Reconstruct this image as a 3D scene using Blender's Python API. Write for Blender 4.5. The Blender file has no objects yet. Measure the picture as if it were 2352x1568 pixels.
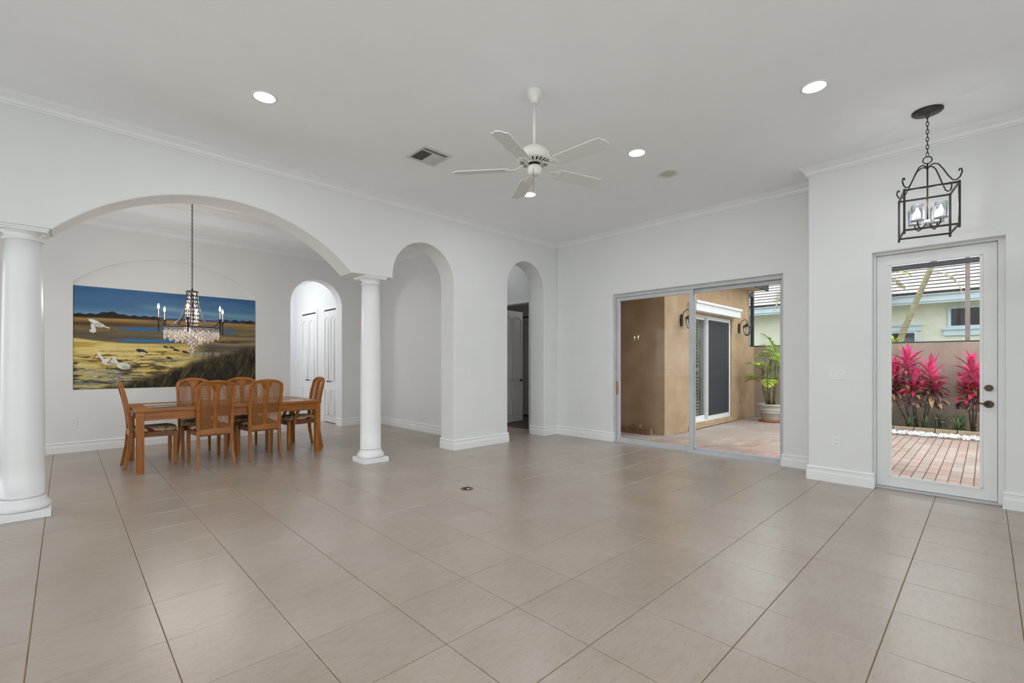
import bpy, math, random
import numpy as np
from mathutils import Vector, Matrix
random.seed(7)
PI = math.pi
scene = bpy.context.scene
C = scene.collection

# ------------------------------------------------------------------ camera, sky, exposure
YAW = 0.8041
cam_d = bpy.data.cameras.new('camera')
cam = bpy.data.objects.new('camera', cam_d); C.objects.link(cam)
cam.location = (-2.1857, -1.2596, 1.2879)
cam.rotation_euler = (PI/2, 0, YAW - PI/2)
cam_d.sensor_width = 36.0
cam_d.lens = 1056.877/2352*36
cam_d.shift_x = (1176-1167.746)/2352
cam_d.shift_y = (834.685-784)/2352
cam_d.clip_start = 0.05; cam_d.clip_end = 200
scene.camera = cam

world = bpy.data.worlds.new('overcast_sky'); scene.world = world
world.use_nodes = True
bg = world.node_tree.nodes['Background']
bg.inputs['Color'].default_value = (0.93, 0.97, 1.0, 1)
bg.inputs['Strength'].default_value = 1.85

vs = scene.view_settings
vs.view_transform = 'Standard'; vs.look = 'None'; vs.gamma = 1.0; vs.use_curve_mapping = False
vs.exposure = 0.55
scene.cycles.max_bounces = 8
scene.cycles.diffuse_bounces = 5
scene.cycles.glossy_bounces = 3
scene.cycles.transparent_max_bounces = 12
scene.cycles.use_adaptive_sampling = True
scene.cycles.adaptive_threshold = 0.05
scene.cycles.adaptive_min_samples = 12
scene.cycles.sample_clamp_indirect = 6.0
scene.cycles.use_denoising = True
CAN_W, HALL_W, CHAND_W, LANT_W = 5.2, 36.0, 3.0, 0.4      # watts of the lamps

# ------------------------------------------------------------------ room dimensions (metres)
YA, TA = 4.215, 0.34          # arcade wall front face, thickness
XS, XE, TW = 4.323, 3.823, 0.20   # sliding door wall, entry wall
ZC, ZD, ZT = 3.47, 3.43, 3.68 # ceilings: living room, dining soffit, dining tray
YB = 7.95                     # dining back wall
XD = 2.70                     # dining right wall
XL, YF = -4.9, -3.6           # walls behind the camera
XDL = -4.3
ZP = -0.03                    # patio level

# ------------------------------------------------------------------ helpers
class MB:
    def __init__(self): self.v = []; self.f = []; self.sm = []
    def add(self, vs_, fs, smooth=False):
        b = len(self.v); self.v += [tuple(p) for p in vs_]
        self.f += [tuple(b+i for i in q) for q in fs]; self.sm += [smooth]*len(fs); return self
    def box(self, a, b):
        x0,y0,z0 = [min(p,q) for p,q in zip(a,b)]; x1,y1,z1 = [max(p,q) for p,q in zip(a,b)]
        return self.add([(x0,y0,z0),(x1,y0,z0),(x1,y1,z0),(x0,y1,z0),(x0,y0,z1),(x1,y0,z1),(x1,y1,z1),(x0,y1,z1)],
            [(0,3,2,1),(4,5,6,7),(0,1,5,4),(1,2,6,5),(2,3,7,6),(3,0,4,7)])
    def cbox(self, a, b, c=0.003):      # box with chamfered top edge
        x0,y0,z0 = a; x1,y1,z1 = b
        return self.add([(x0,y0,z0),(x1,y0,z0),(x1,y1,z0),(x0,y1,z0),(x0,y0,z1-c),(x1,y0,z1-c),(x1,y1,z1-c),(x0,y1,z1-c),
            (x0+c,y0+c,z1),(x1-c,y0+c,z1),(x1-c,y1-c,z1),(x0+c,y1-c,z1)],
            [(0,3,2,1),(8,9,10,11)]+[(i,(i+1)%4,4+(i+1)%4,4+i) for i in range(4)]+[(4+i,4+(i+1)%4,8+(i+1)%4,8+i) for i in range(4)])
    def loft(self, rings, closed=True, caps=True, smooth=True, wrap=False):
        n = len(rings[0]); b = len(self.v)
        for r in rings: self.v += [tuple(p) for p in r]
        m = len(rings)
        for k in range(m if wrap else m-1):
            k2 = (k+1) % m
            for i in range(n if closed else n-1):
                j = (i+1) % n
                self.f.append((b+k*n+i, b+k*n+j, b+k2*n+j, b+k2*n+i)); self.sm.append(smooth)
        if caps and not wrap:
            self.f.append(tuple(b+i for i in reversed(range(n)))); self.sm.append(False)
            self.f.append(tuple(b+(m-1)*n+i for i in range(n))); self.sm.append(False)
        return self
    def lathe(self, prof, c=(0,0,0), n=24, smooth=True, caps=True):
        rings = [[(c[0]+r*math.cos(2*PI*i/n), c[1]+r*math.sin(2*PI*i/n), c[2]+z) for i in range(n)] for r, z in prof]
        return self.loft(rings, caps=caps, smooth=smooth)
    def cyl(self, p0, p1, r0, r1=None, n=12, smooth=True):
        return self.tube([p0, p1], r0, n, r1=r1, smooth=smooth)
    def tube(self, path, r, n=8, r1=None, closed=False, smooth=True):
        P = [Vector(p) for p in path]; m = len(P); rings = []
        up = Vector((0,0,1)); prev = None
        for k in range(m):
            if closed: d = P[(k+1)%m]-P[k-1]
            else: d = P[min(k+1,m-1)]-P[max(k-1,0)]
            d.normalize()
            if prev is None:
                a = d.cross(up)
                if a.length < 1e-3: a = d.cross(Vector((1,0,0)))
            else:
                a = prev - d*prev.dot(d)
                if a.length < 1e-4: a = d.cross(up)
            a.normalize(); prev = a; bb = d.cross(a)
            rr = r if r1 is None else r+(r1-r)*k/(m-1)
            rings.append([P[k]+a*(rr*math.cos(2*PI*i/n))+bb*(rr*math.sin(2*PI*i/n)) for i in range(n)])
        return self.loft(rings, smooth=smooth, wrap=closed, caps=not closed)
    def bar(self, path, w, d):          # rectangular section kept horizontal, along a rising path
        rings = []
        for k, p in enumerate(path):
            ww = w[k] if isinstance(w, (list,tuple)) else w; dd = d[k] if isinstance(d, (list,tuple)) else d
            x,y,z = p
            rings.append([(x-ww/2,y-dd/2,z),(x+ww/2,y-dd/2,z),(x+ww/2,y+dd/2,z),(x-ww/2,y+dd/2,z)])
        return self.loft(rings, smooth=False)
    def prism(self, out, fn0, fn1):     # outline points mapped by two functions, joined
        n = len(out)
        return self.add([fn0(p) for p in out]+[fn1(p) for p in out],
            [tuple(reversed(range(n))), tuple(range(n,2*n))]+[(i,(i+1)%n,n+(i+1)%n,n+i) for i in range(n)])
    def sphere(self, c, r, n=12, m=8, sz=1.0):
        return self.lathe([(max(1e-4, r*math.sin(PI*k/m)), -r*sz*math.cos(PI*k/m)) for k in range(m+1)], c, n)
    def sweep(self, prof, path, closed=False):   # prof: (distance to the right of the path, z)
        P = [Vector((p[0],p[1])) for p in path]; m = len(P); rings = []
        for k in range(m):
            def rn(a,b): d=(P[b]-P[a]).normalized(); return Vector((d.y,-d.x))
            if closed: n0, n1 = rn(k-1,k), rn(k,(k+1)%m)
            else: n0 = rn(k-1,k) if k else rn(0,1); n1 = rn(k,k+1) if k<m-1 else n0
            nn = n0+n1; nn = nn/ (1+n0.dot(n1))
            rings.append([(P[k].x+nn.x*o, P[k].y+nn.y*o, z) for o,z in prof])
        return self.loft(rings, smooth=False, wrap=closed, caps=not closed)
    def mesh(self, name):
        me = bpy.data.meshes.new(name); me.from_pydata(self.v, [], self.f)
        me.polygons.foreach_set('use_smooth', self.sm); me.update()
        import bmesh
        bm = bmesh.new(); bm.from_mesh(me); bmesh.ops.recalc_face_normals(bm, faces=bm.faces); bm.to_mesh(me); bm.free()
        return me
    def build(self, name, mat, parent=None, loc=None, bevel=0, segs=2):
        me = self.mesh(name); me.materials.append(mat)
        o = bpy.data.objects.new(name, me); C.objects.link(o)
        if parent: o.parent = parent
        if loc: o.location = loc
        if bevel:
            md = o.modifiers.new('bevel', 'BEVEL'); md.width = bevel; md.segments = segs
            md.limit_method = 'ANGLE'; md.angle_limit = math.radians(50)
        return o
def tag(o, label=None, cat=None, group=None, kind=None):
    if label: o['label'] = label
    if cat: o['category'] = cat
    if group: o['group'] = group
    if kind: o['kind'] = kind
    return o
def thing(name, label, cat, loc=(0,0,0), rz=0, group=None, kind=None):
    o = bpy.data.objects.new(name, None); C.objects.link(o)
    o.location = loc; o.rotation_euler = (0,0,rz); o.empty_display_size = 0.1
    return tag(o, label, cat, group, kind)
def struct(o, label=None, cat=None): return tag(o, label, cat, kind='structure')
def copy_tree(o, parent=None):
    c = o.copy(); C.objects.link(c)
    if parent: c.parent = parent
    for ch in list(o.children): copy_tree(ch, c)
    return c

# ------------------------------------------------------------------ materials
def mat(name, col, rough=0.5, metal=0.0, spec=0.5, emit=None, estr=0.0):
    m = bpy.data.materials.new(name); m.use_nodes = True
    b = m.node_tree.nodes['Principled BSDF']
    b.inputs['Base Color'].default_value = (*col, 1); b.inputs['Roughness'].default_value = rough
    b.inputs['Metallic'].default_value = metal; b.inputs['Specular IOR Level'].default_value = spec
    if emit: b.inputs['Emission Color'].default_value = (*emit,1); b.inputs['Emission Strength'].default_value = estr
    return m
def nd(m, t, **kw):
    n = m.node_tree.nodes.new(t)
    for k, v in kw.items():
        if k in n.inputs: n.inputs[k].default_value = v
        else: setattr(n, k, v)
    return n
def lk(m, a, b): m.node_tree.links.new(a, b)
def bsdf(m): return m.node_tree.nodes['Principled BSDF']
def coords(m, kind='Object', scale=(1,1,1), rot=(0,0,0)):
    if kind == 'World':
        s = nd(m, 'ShaderNodeNewGeometry').outputs['Position']
    else: s = nd(m, 'ShaderNodeTexCoord').outputs[kind]
    mp = nd(m, 'ShaderNodeMapping'); mp.inputs['Scale'].default_value = scale; mp.inputs['Rotation'].default_value = rot
    lk(m, s, mp.inputs['Vector']); return mp.outputs['Vector']
def ramp(m, fac, stops):
    r = nd(m, 'ShaderNodeValToRGB'); e = r.color_ramp.elements
    while len(e) < len(stops): e.new(0.5)
    for k, (p, c) in enumerate(stops): e[k].position = p; e[k].color = (*c, 1)
    lk(m, fac, r.inputs['Fac']); return r.outputs['Color']
def noise(m, vec, scale, detail=3, rough=0.5, dist=0.0):
    n = nd(m, 'ShaderNodeTexNoise', Scale=scale, Detail=detail, Roughness=rough, Distortion=dist)
    if vec is not None: lk(m, vec, n.inputs['Vector'])
    return n.outputs['Fac']
def bump(m, h, strength=0.2, dist=0.01):
    b = nd(m, 'ShaderNodeBump', Strength=strength, Distance=dist)
    lk(m, h, b.inputs['Height']); lk(m, b.outputs['Normal'], bsdf(m).inputs['Normal'])
def mixc(m, fac, a, b, mode='MIX'):
    n = nd(m, 'ShaderNodeMix', data_type='RGBA', blend_type=mode)
    for s, v in ((n.inputs[0],fac),(n.inputs[6],a),(n.inputs[7],b)):
        if hasattr(v, 'is_output'): lk(m, v, s)
        elif isinstance(v, tuple): s.default_value = (*v, 1)
        else: s.default_value = v
    return n.outputs[2]
def tex_mat(name, stops, scale=(1,1,1), nscale=5, detail=1, rough=0.5, spec=0.5, kind='Object', bstr=0.0, bscale=None, bdist=0.01, nrough=0.55, dist=0.0, rand=0.0):
    m = mat(name, stops[0][1], rough, spec=spec)
    v = coords(m, kind, scale); n = noise(m, v, nscale, detail, nrough, dist)
    col = ramp(m, n, stops)
    if rand:
        oi = nd(m, 'ShaderNodeObjectInfo'); mr = nd(m, 'ShaderNodeMapRange')
        mr.inputs['To Min'].default_value = 1-rand; mr.inputs['To Max'].default_value = 1+rand
        lk(m, oi.outputs['Random'], mr.inputs['Value'])
        hs = nd(m, 'ShaderNodeHueSaturation'); lk(m, mr.outputs['Result'], hs.inputs['Value']); lk(m, col, hs.inputs['Color']); col = hs.outputs['Color']
    lk(m, col, bsdf(m).inputs['Base Color'])
    if bstr:
        bump(m, noise(m, coords(m, kind), bscale or nscale, 3), bstr, bdist)
    return m
def srgb(r, g, b):
    f = lambda c: (c/255)/12.92 if c/255 <= 0.04045 else ((c/255+0.055)/1.055)**2.4
    return (f(r), f(g), f(b))

M = {}
M['wall'] = tex_mat('wall_paint', [(0.3,(0.785,0.787,0.785)),(0.7,(0.80,0.802,0.80))], nscale=3, detail=1, rough=0.6, spec=0.3, kind='World')
M['ceil'] = tex_mat('ceiling_paint', [(0.3,(0.915,0.932,0.945)),(0.7,(0.93,0.947,0.96))], nscale=3, detail=1, rough=0.75, spec=0.2, kind='World')
M['trim'] = tex_mat('trim_paint', [(0.3,(0.84,0.843,0.85)),(0.7,(0.86,0.863,0.87))], nscale=4, rough=0.32, spec=0.45, kind='World')
M['door_white'] = tex_mat('door_paint', [(0.3,(0.80,0.80,0.80)),(0.7,(0.82,0.82,0.82))], nscale=4, rough=0.35, spec=0.4)
M['plastic'] = tex_mat('switch_plastic', [(0.3,(0.80,0.80,0.78)),(0.7,(0.82,0.82,0.80))], nscale=9, rough=0.3)
M['alu'] = tex_mat('anodised_aluminium', [(0.3,(0.50,0.51,0.53)),(0.7,(0.56,0.57,0.59))], nscale=7, rough=0.42, spec=0.5)
M['white_alu'] = tex_mat('white_aluminium', [(0.3,(0.74,0.75,0.77)),(0.7,(0.78,0.79,0.81))], nscale=7, rough=0.4)
M['iron'] = tex_mat('black_iron', [(0.3,(0.018,0.016,0.017)),(0.7,(0.035,0.03,0.03))], nscale=14, rough=0.4, spec=0.5)
M['bronze'] = tex_mat('dark_bronze', [(0.3,(0.05,0.036,0.026)),(0.7,(0.10,0.075,0.05))], nscale=20, rough=0.35); bsdf(M['bronze']).inputs['Metallic'].default_value = 0.7
M['brass'] = tex_mat('aged_brass', [(0.3,(0.20,0.11,0.055)),(0.7,(0.30,0.18,0.09))], nscale=25, rough=0.35); bsdf(M['brass']).inputs['Metallic'].default_value = 0.5
M['dark'] = tex_mat('dark_void', [(0.3,(0.012,0.012,0.012)),(0.7,(0.02,0.02,0.02))], nscale=5, rough=0.8)
M['fan_white'] = tex_mat('fan_enamel', [(0.3,(0.76,0.755,0.72)),(0.7,(0.79,0.785,0.75))], nscale=6, rough=0.35)
M['blade'] = tex_mat('fan_blade_laminate', [(0.3,(0.73,0.735,0.735)),(0.7,(0.75,0.755,0.755))], nscale=6, rough=0.5)
M['vent'] = tex_mat('vent_enamel', [(0.3,(0.66,0.66,0.64)),(0.7,(0.70,0.70,0.68))], nscale=6, rough=0.5)
M['speaker'] = tex_mat('speaker_grille', [(0.3,(0.60,0.59,0.54)),(0.7,(0.66,0.65,0.60))], nscale=90, rough=0.6, bstr=0.4, bscale=220, bdist=0.002)
M['bronze_frame'] = tex_mat('bronze_cage_frame', [(0.3,(0.018,0.020,0.026)),(0.7,(0.032,0.033,0.040))], nscale=5, rough=0.5)
M['brown_frame'] = tex_mat('brown_cage_post', [(0.3,(0.20,0.155,0.145)),(0.7,(0.25,0.20,0.185))], nscale=5, rough=0.5)

def tile_mat():
    m = mat('travertine_porcelain', srgb(180,168,152), 0.24, spec=1.0)
    v = coords(m, 'World', (1,1,1))
    big = noise(m, v, 1.6, 3, 0.6)
    fine = noise(m, coords(m,'World',(6,22,6)), 1.6, 4, 0.65, 0.6)
    c1 = ramp(m, big, [(0.30,srgb(168,151,136)),(0.50,srgb(176,161,147)),(0.68,srgb(184,172,160))])
    c2 = ramp(m, fine, [(0.28,srgb(146,130,114)),(0.52,srgb(176,161,147)),(0.75,srgb(188,177,165))])
    c = mixc(m, 0.34, c1, c2)
    pits = noise(m, v, 55, 0, 0.5)
    pr_ = ramp(m, pits, [(0.24,(0.6,0.57,0.53)),(0.29,(1,1,1))])
    c = mixc(m, 0.3, c, pr_, 'MULTIPLY')
    oi = nd(m, 'ShaderNodeObjectInfo'); mr = nd(m, 'ShaderNodeMapRange')
    mr.inputs['To Min'].default_value = 0.875; mr.inputs['To Max'].default_value = 0.935
    lk(m, oi.outputs['Random'], mr.inputs['Value'])
    hs = nd(m, 'ShaderNodeHueSaturation'); lk(m, mr.outputs['Result'], hs.inputs['Value']); lk(m, c, hs.inputs['Color'])
    lk(m, hs.outputs['Color'], bsdf(m).inputs['Base Color'])
    rr = nd(m, 'ShaderNodeMapRange'); rr.inputs['To Min'].default_value = 0.26; rr.inputs['To Max'].default_value = 0.33
    lk(m, fine, rr.inputs['Value']); lk(m, rr.outputs['Result'], bsdf(m).inputs['Roughness'])
    return m
M['tile'] = tile_mat()
M['grout'] = tex_mat('floor_grout', [(0.3,srgb(120,98,78)),(0.7,srgb(140,118,96))], nscale=8, rough=0.9, kind='World')
def wood_mat(name, dark, mid, light, rough=0.32, sc=1.0, axis=2):
    m = mat(name, mid, rough, spec=0.45)
    s = [14*sc,14*sc,14*sc]; s[axis] = 1.2*sc
    v = coords(m, 'Object', tuple(s))
    g = noise(m, v, 2.2, 6, 0.62, 1.2)
    lk(m, ramp(m, g, [(0.28,dark),(0.5,mid),(0.72,light)]), bsdf(m).inputs['Base Color'])
    bump(m, g, 0.05, 0.004); return m
M['oak'] = wood_mat('honey_oak', srgb(116,66,18), srgb(164,97,30), srgb(188,120,44))
M['oak_x'] = wood_mat('honey_oak_lengthwise', srgb(116,66,18), srgb(164,97,30), srgb(188,120,44), axis=0)
M['oak_y'] = wood_mat('honey_oak_crosswise', srgb(116,66,18), srgb(164,97,30), srgb(188,120,44), axis=1)
M['oak_dark'] = wood_mat('oak_seat_rail', srgb(96,50,20), srgb(134,76,32), srgb(156,94,44), axis=0)
M['plank'] = wood_mat('dark_wood_floor', srgb(58,42,32), srgb(84,62,48), srgb(106,82,64), rough=0.4, sc=0.6, axis=0)
M['handle_wood'] = wood_mat('orange_wood_handle', srgb(150,84,30), srgb(186,112,48), srgb(200,130,62))
def fabric_mat():
    m = mat('leaf_print_fabric', (0.3,0.25,0.15), 0.85, spec=0.15)
    v = coords(m, 'Object', (9,4,7), (0,0,0.7))
    n1 = noise(m, v, 1.5, 2, 0.55, 1.4)
    c = ramp(m, n1, [(0.30,srgb(74,60,50)),(0.38,srgb(140,60,66)),(0.42,srgb(228,212,176)),(0.48,srgb(166,146,100)),(0.53,srgb(240,226,190)),(0.59,srgb(104,96,70)),(0.64,srgb(226,206,164))])
    m.node_tree.nodes[-1]
    lk(m, c, bsdf(m).inputs['Base Color']); bump(m, noise(m, coords(m), 180, 2), 0.2, 0.002)
    return m
M['fabric'] = fabric_mat()
def weave_mat(name, col, scale, cover, rough=0.6):
    m = mat(name, col, rough, spec=0.3)
    v = coords(m, 'Object', (scale,scale,scale))
    sx = nd(m, 'ShaderNodeSeparateXYZ'); lk(m, v, sx.inputs[0])
    outs = []
    for ax in ('X','Z'):
        f = nd(m, 'ShaderNodeMath', operation='FRACT'); lk(m, sx.outputs[ax], f.inputs[0])
        g = nd(m, 'ShaderNodeMath', operation='LESS_THAN'); lk(m, f.outputs[0], g.inputs[0]); g.inputs[1].default_value = cover
        outs.append(g.outputs[0])
    mx = nd(m, 'ShaderNodeMath', operation='MAXIMUM'); lk(m, outs[0], mx.inputs[0]); lk(m, outs[1], mx.inputs[1])
    lk(m, mx.outputs[0], bsdf(m).inputs['Alpha'])
    n = noise(m, coords(m,'Object',(40,40,6)), 3, 3)
    lk(m, ramp(m, n, [(0.3,tuple(c*0.8 for c in col)),(0.7,tuple(min(1,c*1.15) for c in col))]), bsdf(m).inputs['Base Color'])
    return m
M['cane'] = weave_mat('woven_cane', srgb(158,104,58), 190, 0.36)
M['screen'] = weave_mat('insect_screen', srgb(70,72,78), 330, 0.42)
def glass_mat(name, tint=(1,1,1), refl=0.06, rough=0.0):
    m = bpy.data.materials.new(name); m.use_nodes = True; nt = m.node_tree; nt.nodes.clear()
    out = nt.nodes.new('ShaderNodeOutputMaterial'); tr = nt.nodes.new('ShaderNodeBsdfTransparent'); gl = nt.nodes.new('ShaderNodeBsdfGlossy')
    mx = nt.nodes.new('ShaderNodeMixShader'); lw = nt.nodes.new('ShaderNodeFresnel'); mr = nt.nodes.new('ShaderNodeMapRange')
    tr.inputs['Color'].default_value = (*tint,1)
    gl.inputs['Roughness'].default_value = rough; lw.inputs['IOR'].default_value = 1.45
    mr.inputs['From Min'].default_value = 0.03; mr.inputs['From Max'].default_value = 1.0
    mr.inputs['To Min'].default_value = refl; mr.inputs['To Max'].default_value = 0.6
    nt.links.new(lw.outputs['Fac'], mr.inputs['Value']); nt.links.new(mr.outputs['Result'], mx.inputs['Fac'])
    nt.links.new(tr.outputs[0], mx.inputs[1]); nt.links.new(gl.outputs[0], mx.inputs[2]); nt.links.new(mx.outputs[0], out.inputs['Surface'])
    return m
M['glass'] = glass_mat('clear_window_glass', (0.975,0.985,0.98), 0.006)
M['lamp_glass'] = glass_mat('clear_lamp_glass', (0.97,0.98,1.0), 0.12)
M['table_glass'] = mat('smoked_table_glass', srgb(92,84,70), 0.04, spec=0.9)
_n = noise(M['table_glass'], coords(M['table_glass']), 3, 2); lk(M['table_glass'], ramp(M['table_glass'], _n, [(0.3,srgb(88,80,66)),(0.7,srgb(104,96,82))]), bsdf(M['table_glass']).inputs['Base Color'])
M['crystal'] = glass_mat('capiz_crystal_clear', (0.93,0.92,0.93), 0.35, 0.08)
M['capiz'] = tex_mat('capiz_shell', [(0.3,srgb(226,206,186)),(0.7,srgb(246,238,230))], nscale=30, rough=0.25, spec=0.7)
M['dark_glass'] = tex_mat('dark_window_glass', [(0.3,(0.02,0.022,0.03)),(0.7,(0.045,0.05,0.06))], nscale=2, rough=0.06, spec=0.7)
def emis(name, col, strength):
    m = bpy.data.materials.new(name); m.use_nodes = True; nt = m.node_tree; nt.nodes.clear()
    out = nt.nodes.new('ShaderNodeOutputMaterial'); e = nt.nodes.new('ShaderNodeEmission')
    e.inputs['Color'].default_value = (*col,1); e.inputs['Strength'].default_value = strength
    nt.links.new(e.outputs[0], out.inputs['Surface']); m.cycles.emission_sampling = 'NONE'; return m
def lamp(parent, kind, power, col, loc, size):      # the light a lamp part gives off
    d = bpy.data.lights.new('glow', kind); d.energy = power; d.color = col
    if kind == 'AREA': d.shape = 'DISK'; d.size = size*2
    else: d.shadow_soft_size = size
    o = bpy.data.objects.new('glow', d); C.objects.link(o); o.parent = parent; o.location = loc; return o
CAN_R = 0.078; COOL = (0.94,0.98,1.0)
M['can_lens'] = emis('lit_downlight_lens', (0.94,0.98,1.0), 6.0)
M['hall_fill_lens'] = emis('added_hall_globe', (0.94,0.98,1.0), 4.0)
M['bed_fill_lens'] = emis('added_bedroom_globe', (0.94,0.98,1.0), 2.0)
M['fill_lens'] = emis('fill_downlight_lens', (0.94,0.98,1.0), 3.0)
BULB_A = 4*PI*0.012**2*1.6
M['bulb'] = emis('lit_candle_bulb', (1.0,0.93,0.86), 14.0)
BULB_B = 4*PI*0.015**2*1.7
M['bulb2'] = emis('lit_lantern_bulb', (0.97,0.97,1.0), 14.0)
def stucco(name, stops):
    return tex_mat(name, stops, nscale=2.5, rough=0.9, spec=0.1, kind='World', bstr=0.9, bscale=55, bdist=0.03)
M['stucco'] = stucco('tan_stucco', [(0.3,srgb(182,154,124)),(0.7,srgb(198,172,142))])
M['stucco_pink'] = stucco('rose_tan_stucco', [(0.3,srgb(162,144,132)),(0.7,srgb(176,157,145))])
M['cream'] = stucco('cream_stucco', [(0.3,srgb(228,230,212)),(0.7,srgb(238,240,224))])
M['soffit'] = tex_mat('painted_soffit', [(0.3,srgb(196,176,152)),(0.7,srgb(206,188,164))], nscale=4, rough=0.7, kind='World')
M['paver'] = tex_mat('brick_paver', [(0.25,srgb(160,136,126)),(0.5,srgb(176,153,143)),(0.75,srgb(184,172,162))], nscale=0.9, detail=5, rough=0.85, spec=0.2, kind='World', rand=0.10, bstr=0.2, bscale=40, bdist=0.004)
_m = M['paver']; _p = bsdf(_m); _src = _p.inputs['Base Color'].links[0].from_socket
_oi = nd(_m,'ShaderNodeObjectInfo'); _g = nd(_m,'ShaderNodeMath',operation='FRACT'); _k = nd(_m,'ShaderNodeMath',operation='MULTIPLY'); _k.inputs[1].default_value = 7.3
lk(_m,_oi.outputs['Random'],_k.inputs[0]); lk(_m,_k.outputs[0],_g.inputs[0])
_t = ramp(_m,_g.outputs[0],[(0.0,(1.0,0.94,0.92)),(0.45,(1.0,0.98,0.97)),(0.7,(0.96,1.03,1.03)),(1.0,(0.93,1.04,1.06))])
lk(_m, mixc(_m, 1.0, _src, _t, 'MULTIPLY'), _p.inputs['Base Color'])
M['brick'] = tex_mat('loose_clay_brick', [(0.3,srgb(140,100,84)),(0.7,srgb(172,132,112))], nscale=8, rough=0.9, spec=0.2, rand=0.2, bstr=0.3, bscale=40)
M['deck'] = tex_mat('pale_bounce_deck', [(0.3,srgb(228,228,226)),(0.7,srgb(240,240,238))], nscale=3, rough=0.85, kind='World')
M['sand'] = tex_mat('joint_sand', [(0.3,srgb(120,98,84)),(0.7,srgb(140,116,98))], nscale=12, rough=0.95, kind='World')
M['ground'] = tex_mat('outer_ground', [(0.3,srgb(120,128,96)),(0.7,srgb(150,150,122))], nscale=0.8, rough=0.95, kind='World')
M['soil'] = tex_mat('mulch_soil', [(0.3,srgb(64,50,40)),(0.7,srgb(104,86,70))], nscale=14, rough=0.95, kind='World', bstr=0.6, bscale=30, bdist=0.03)
M['pebble'] = tex_mat('white_marble_chip', [(0.3,srgb(214,218,220)),(0.7,srgb(240,242,244))], nscale=20, rough=0.6)
M['edging'] = tex_mat('concrete_edging', [(0.3,srgb(160,138,112)),(0.7,srgb(186,166,140))], nscale=9, rough=0.9, rand=0.08, bstr=0.3, bscale=40)
M['pot'] = tex_mat('cast_stone_pot', [(0.3,srgb(176,170,158)),(0.7,srgb(196,191,182))], nscale=5, rough=0.8)
M['terracotta'] = tex_mat('terracotta', [(0.3,srgb(150,74,48)),(0.7,srgb(176,94,62))], nscale=8, rough=0.8)
def leaf_mat(name, stops, axis_scale=(3,3,3), nscale=4, rand=0.2, trans=0.25):
    m = tex_mat(name, stops, scale=axis_scale, nscale=nscale, rough=0.45, spec=0.35, rand=rand)
    b = bsdf(m); b.inputs['Transmission Weight'].default_value = 0.0
    if trans: b.inputs['Subsurface Weight'].default_value = 0.0
    return m
M['cordy_pink'] = leaf_mat('cordyline_pink', [(0.3,srgb(176,24,84)),(0.5,srgb(222,36,120)),(0.75,srgb(236,92,150))])
M['cordy_red'] = leaf_mat('cordyline_crimson', [(0.3,srgb(140,24,52)),(0.6,srgb(196,36,72)),(0.8,srgb(214,92,104))])
M['cordy_dark'] = leaf_mat('cordyline_maroon', [(0.3,srgb(70,42,48)),(0.6,srgb(112,66,66)),(0.8,srgb(150,112,96))])
M['cordy_tan'] = leaf_mat('cordyline_dry', [(0.3,srgb(150,110,72)),(0.7,srgb(204,168,116))])
M['stem'] = tex_mat('brown_stem', [(0.3,srgb(64,50,42)),(0.7,srgb(104,84,68))], nscale=16, rough=0.8)
M['leaf_green'] = leaf_mat('green_leaf', [(0.3,srgb(58,96,60)),(0.7,srgb(116,152,96))])
M['leaf_olive'] = leaf_mat('olive_leaf', [(0.3,srgb(96,104,70)),(0.7,srgb(150,152,110))])
M['palm_lime'] = leaf_mat('areca_leaf', [(0.3,srgb(120,156,36)),(0.55,srgb(172,206,56)),(0.75,srgb(206,214,84))])
M['palm_gold'] = leaf_mat('areca_leaf_yellowing', [(0.3,srgb(168,164,62)),(0.7,srgb(214,190,96))])
M['palm_dry'] = leaf_mat('dry_palm_leaf', [(0.3,srgb(136,126,100)),(0.7,srgb(188,180,152))])
M['palm_olive'] = leaf_mat('tree_palm_leaf', [(0.3,srgb(118,126,72)),(0.7,srgb(170,170,100))])
M['trunk'] = tex_mat('palm_trunk', [(0.3,srgb(118,110,88)),(0.7,srgb(162,156,122))], scale=(1,1,6), nscale=6, rough=0.85, bstr=0.4, bscale=30)
M['cane_stem'] = tex_mat('areca_stem', [(0.3,srgb(78,70,48)),(0.7,srgb(150,142,80))], scale=(1,1,5), nscale=8, rough=0.7)
M['petal'] = tex_mat('pale_pink_petal', [(0.3,srgb(232,190,212)),(0.7,srgb(244,216,230))], nscale=9, rough=0.6)
M['roof'] = tex_mat('white_roof_tile', [(0.3,srgb(214,208,206)),(0.7,srgb(232,228,228))], nscale=3, rough=0.7, rand=0.04)
M['roof_joint_shade'] = tex_mat('roof_underlay_shade', [(0.3,srgb(60,56,56)),(0.7,srgb(78,72,70))], nscale=3, rough=0.9)  # underlay, and the painted shadow lines between roof courses
M['fascia'] = tex_mat('pale_blue_fascia', [(0.3,srgb(186,204,214)),(0.7,srgb(198,214,222))], nscale=3, rough=0.6)
M['shutter'] = tex_mat('shutter_louvre', [(0.3,srgb(176,180,176)),(0.7,srgb(198,202,198))], nscale=5, rough=0.5)

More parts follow.
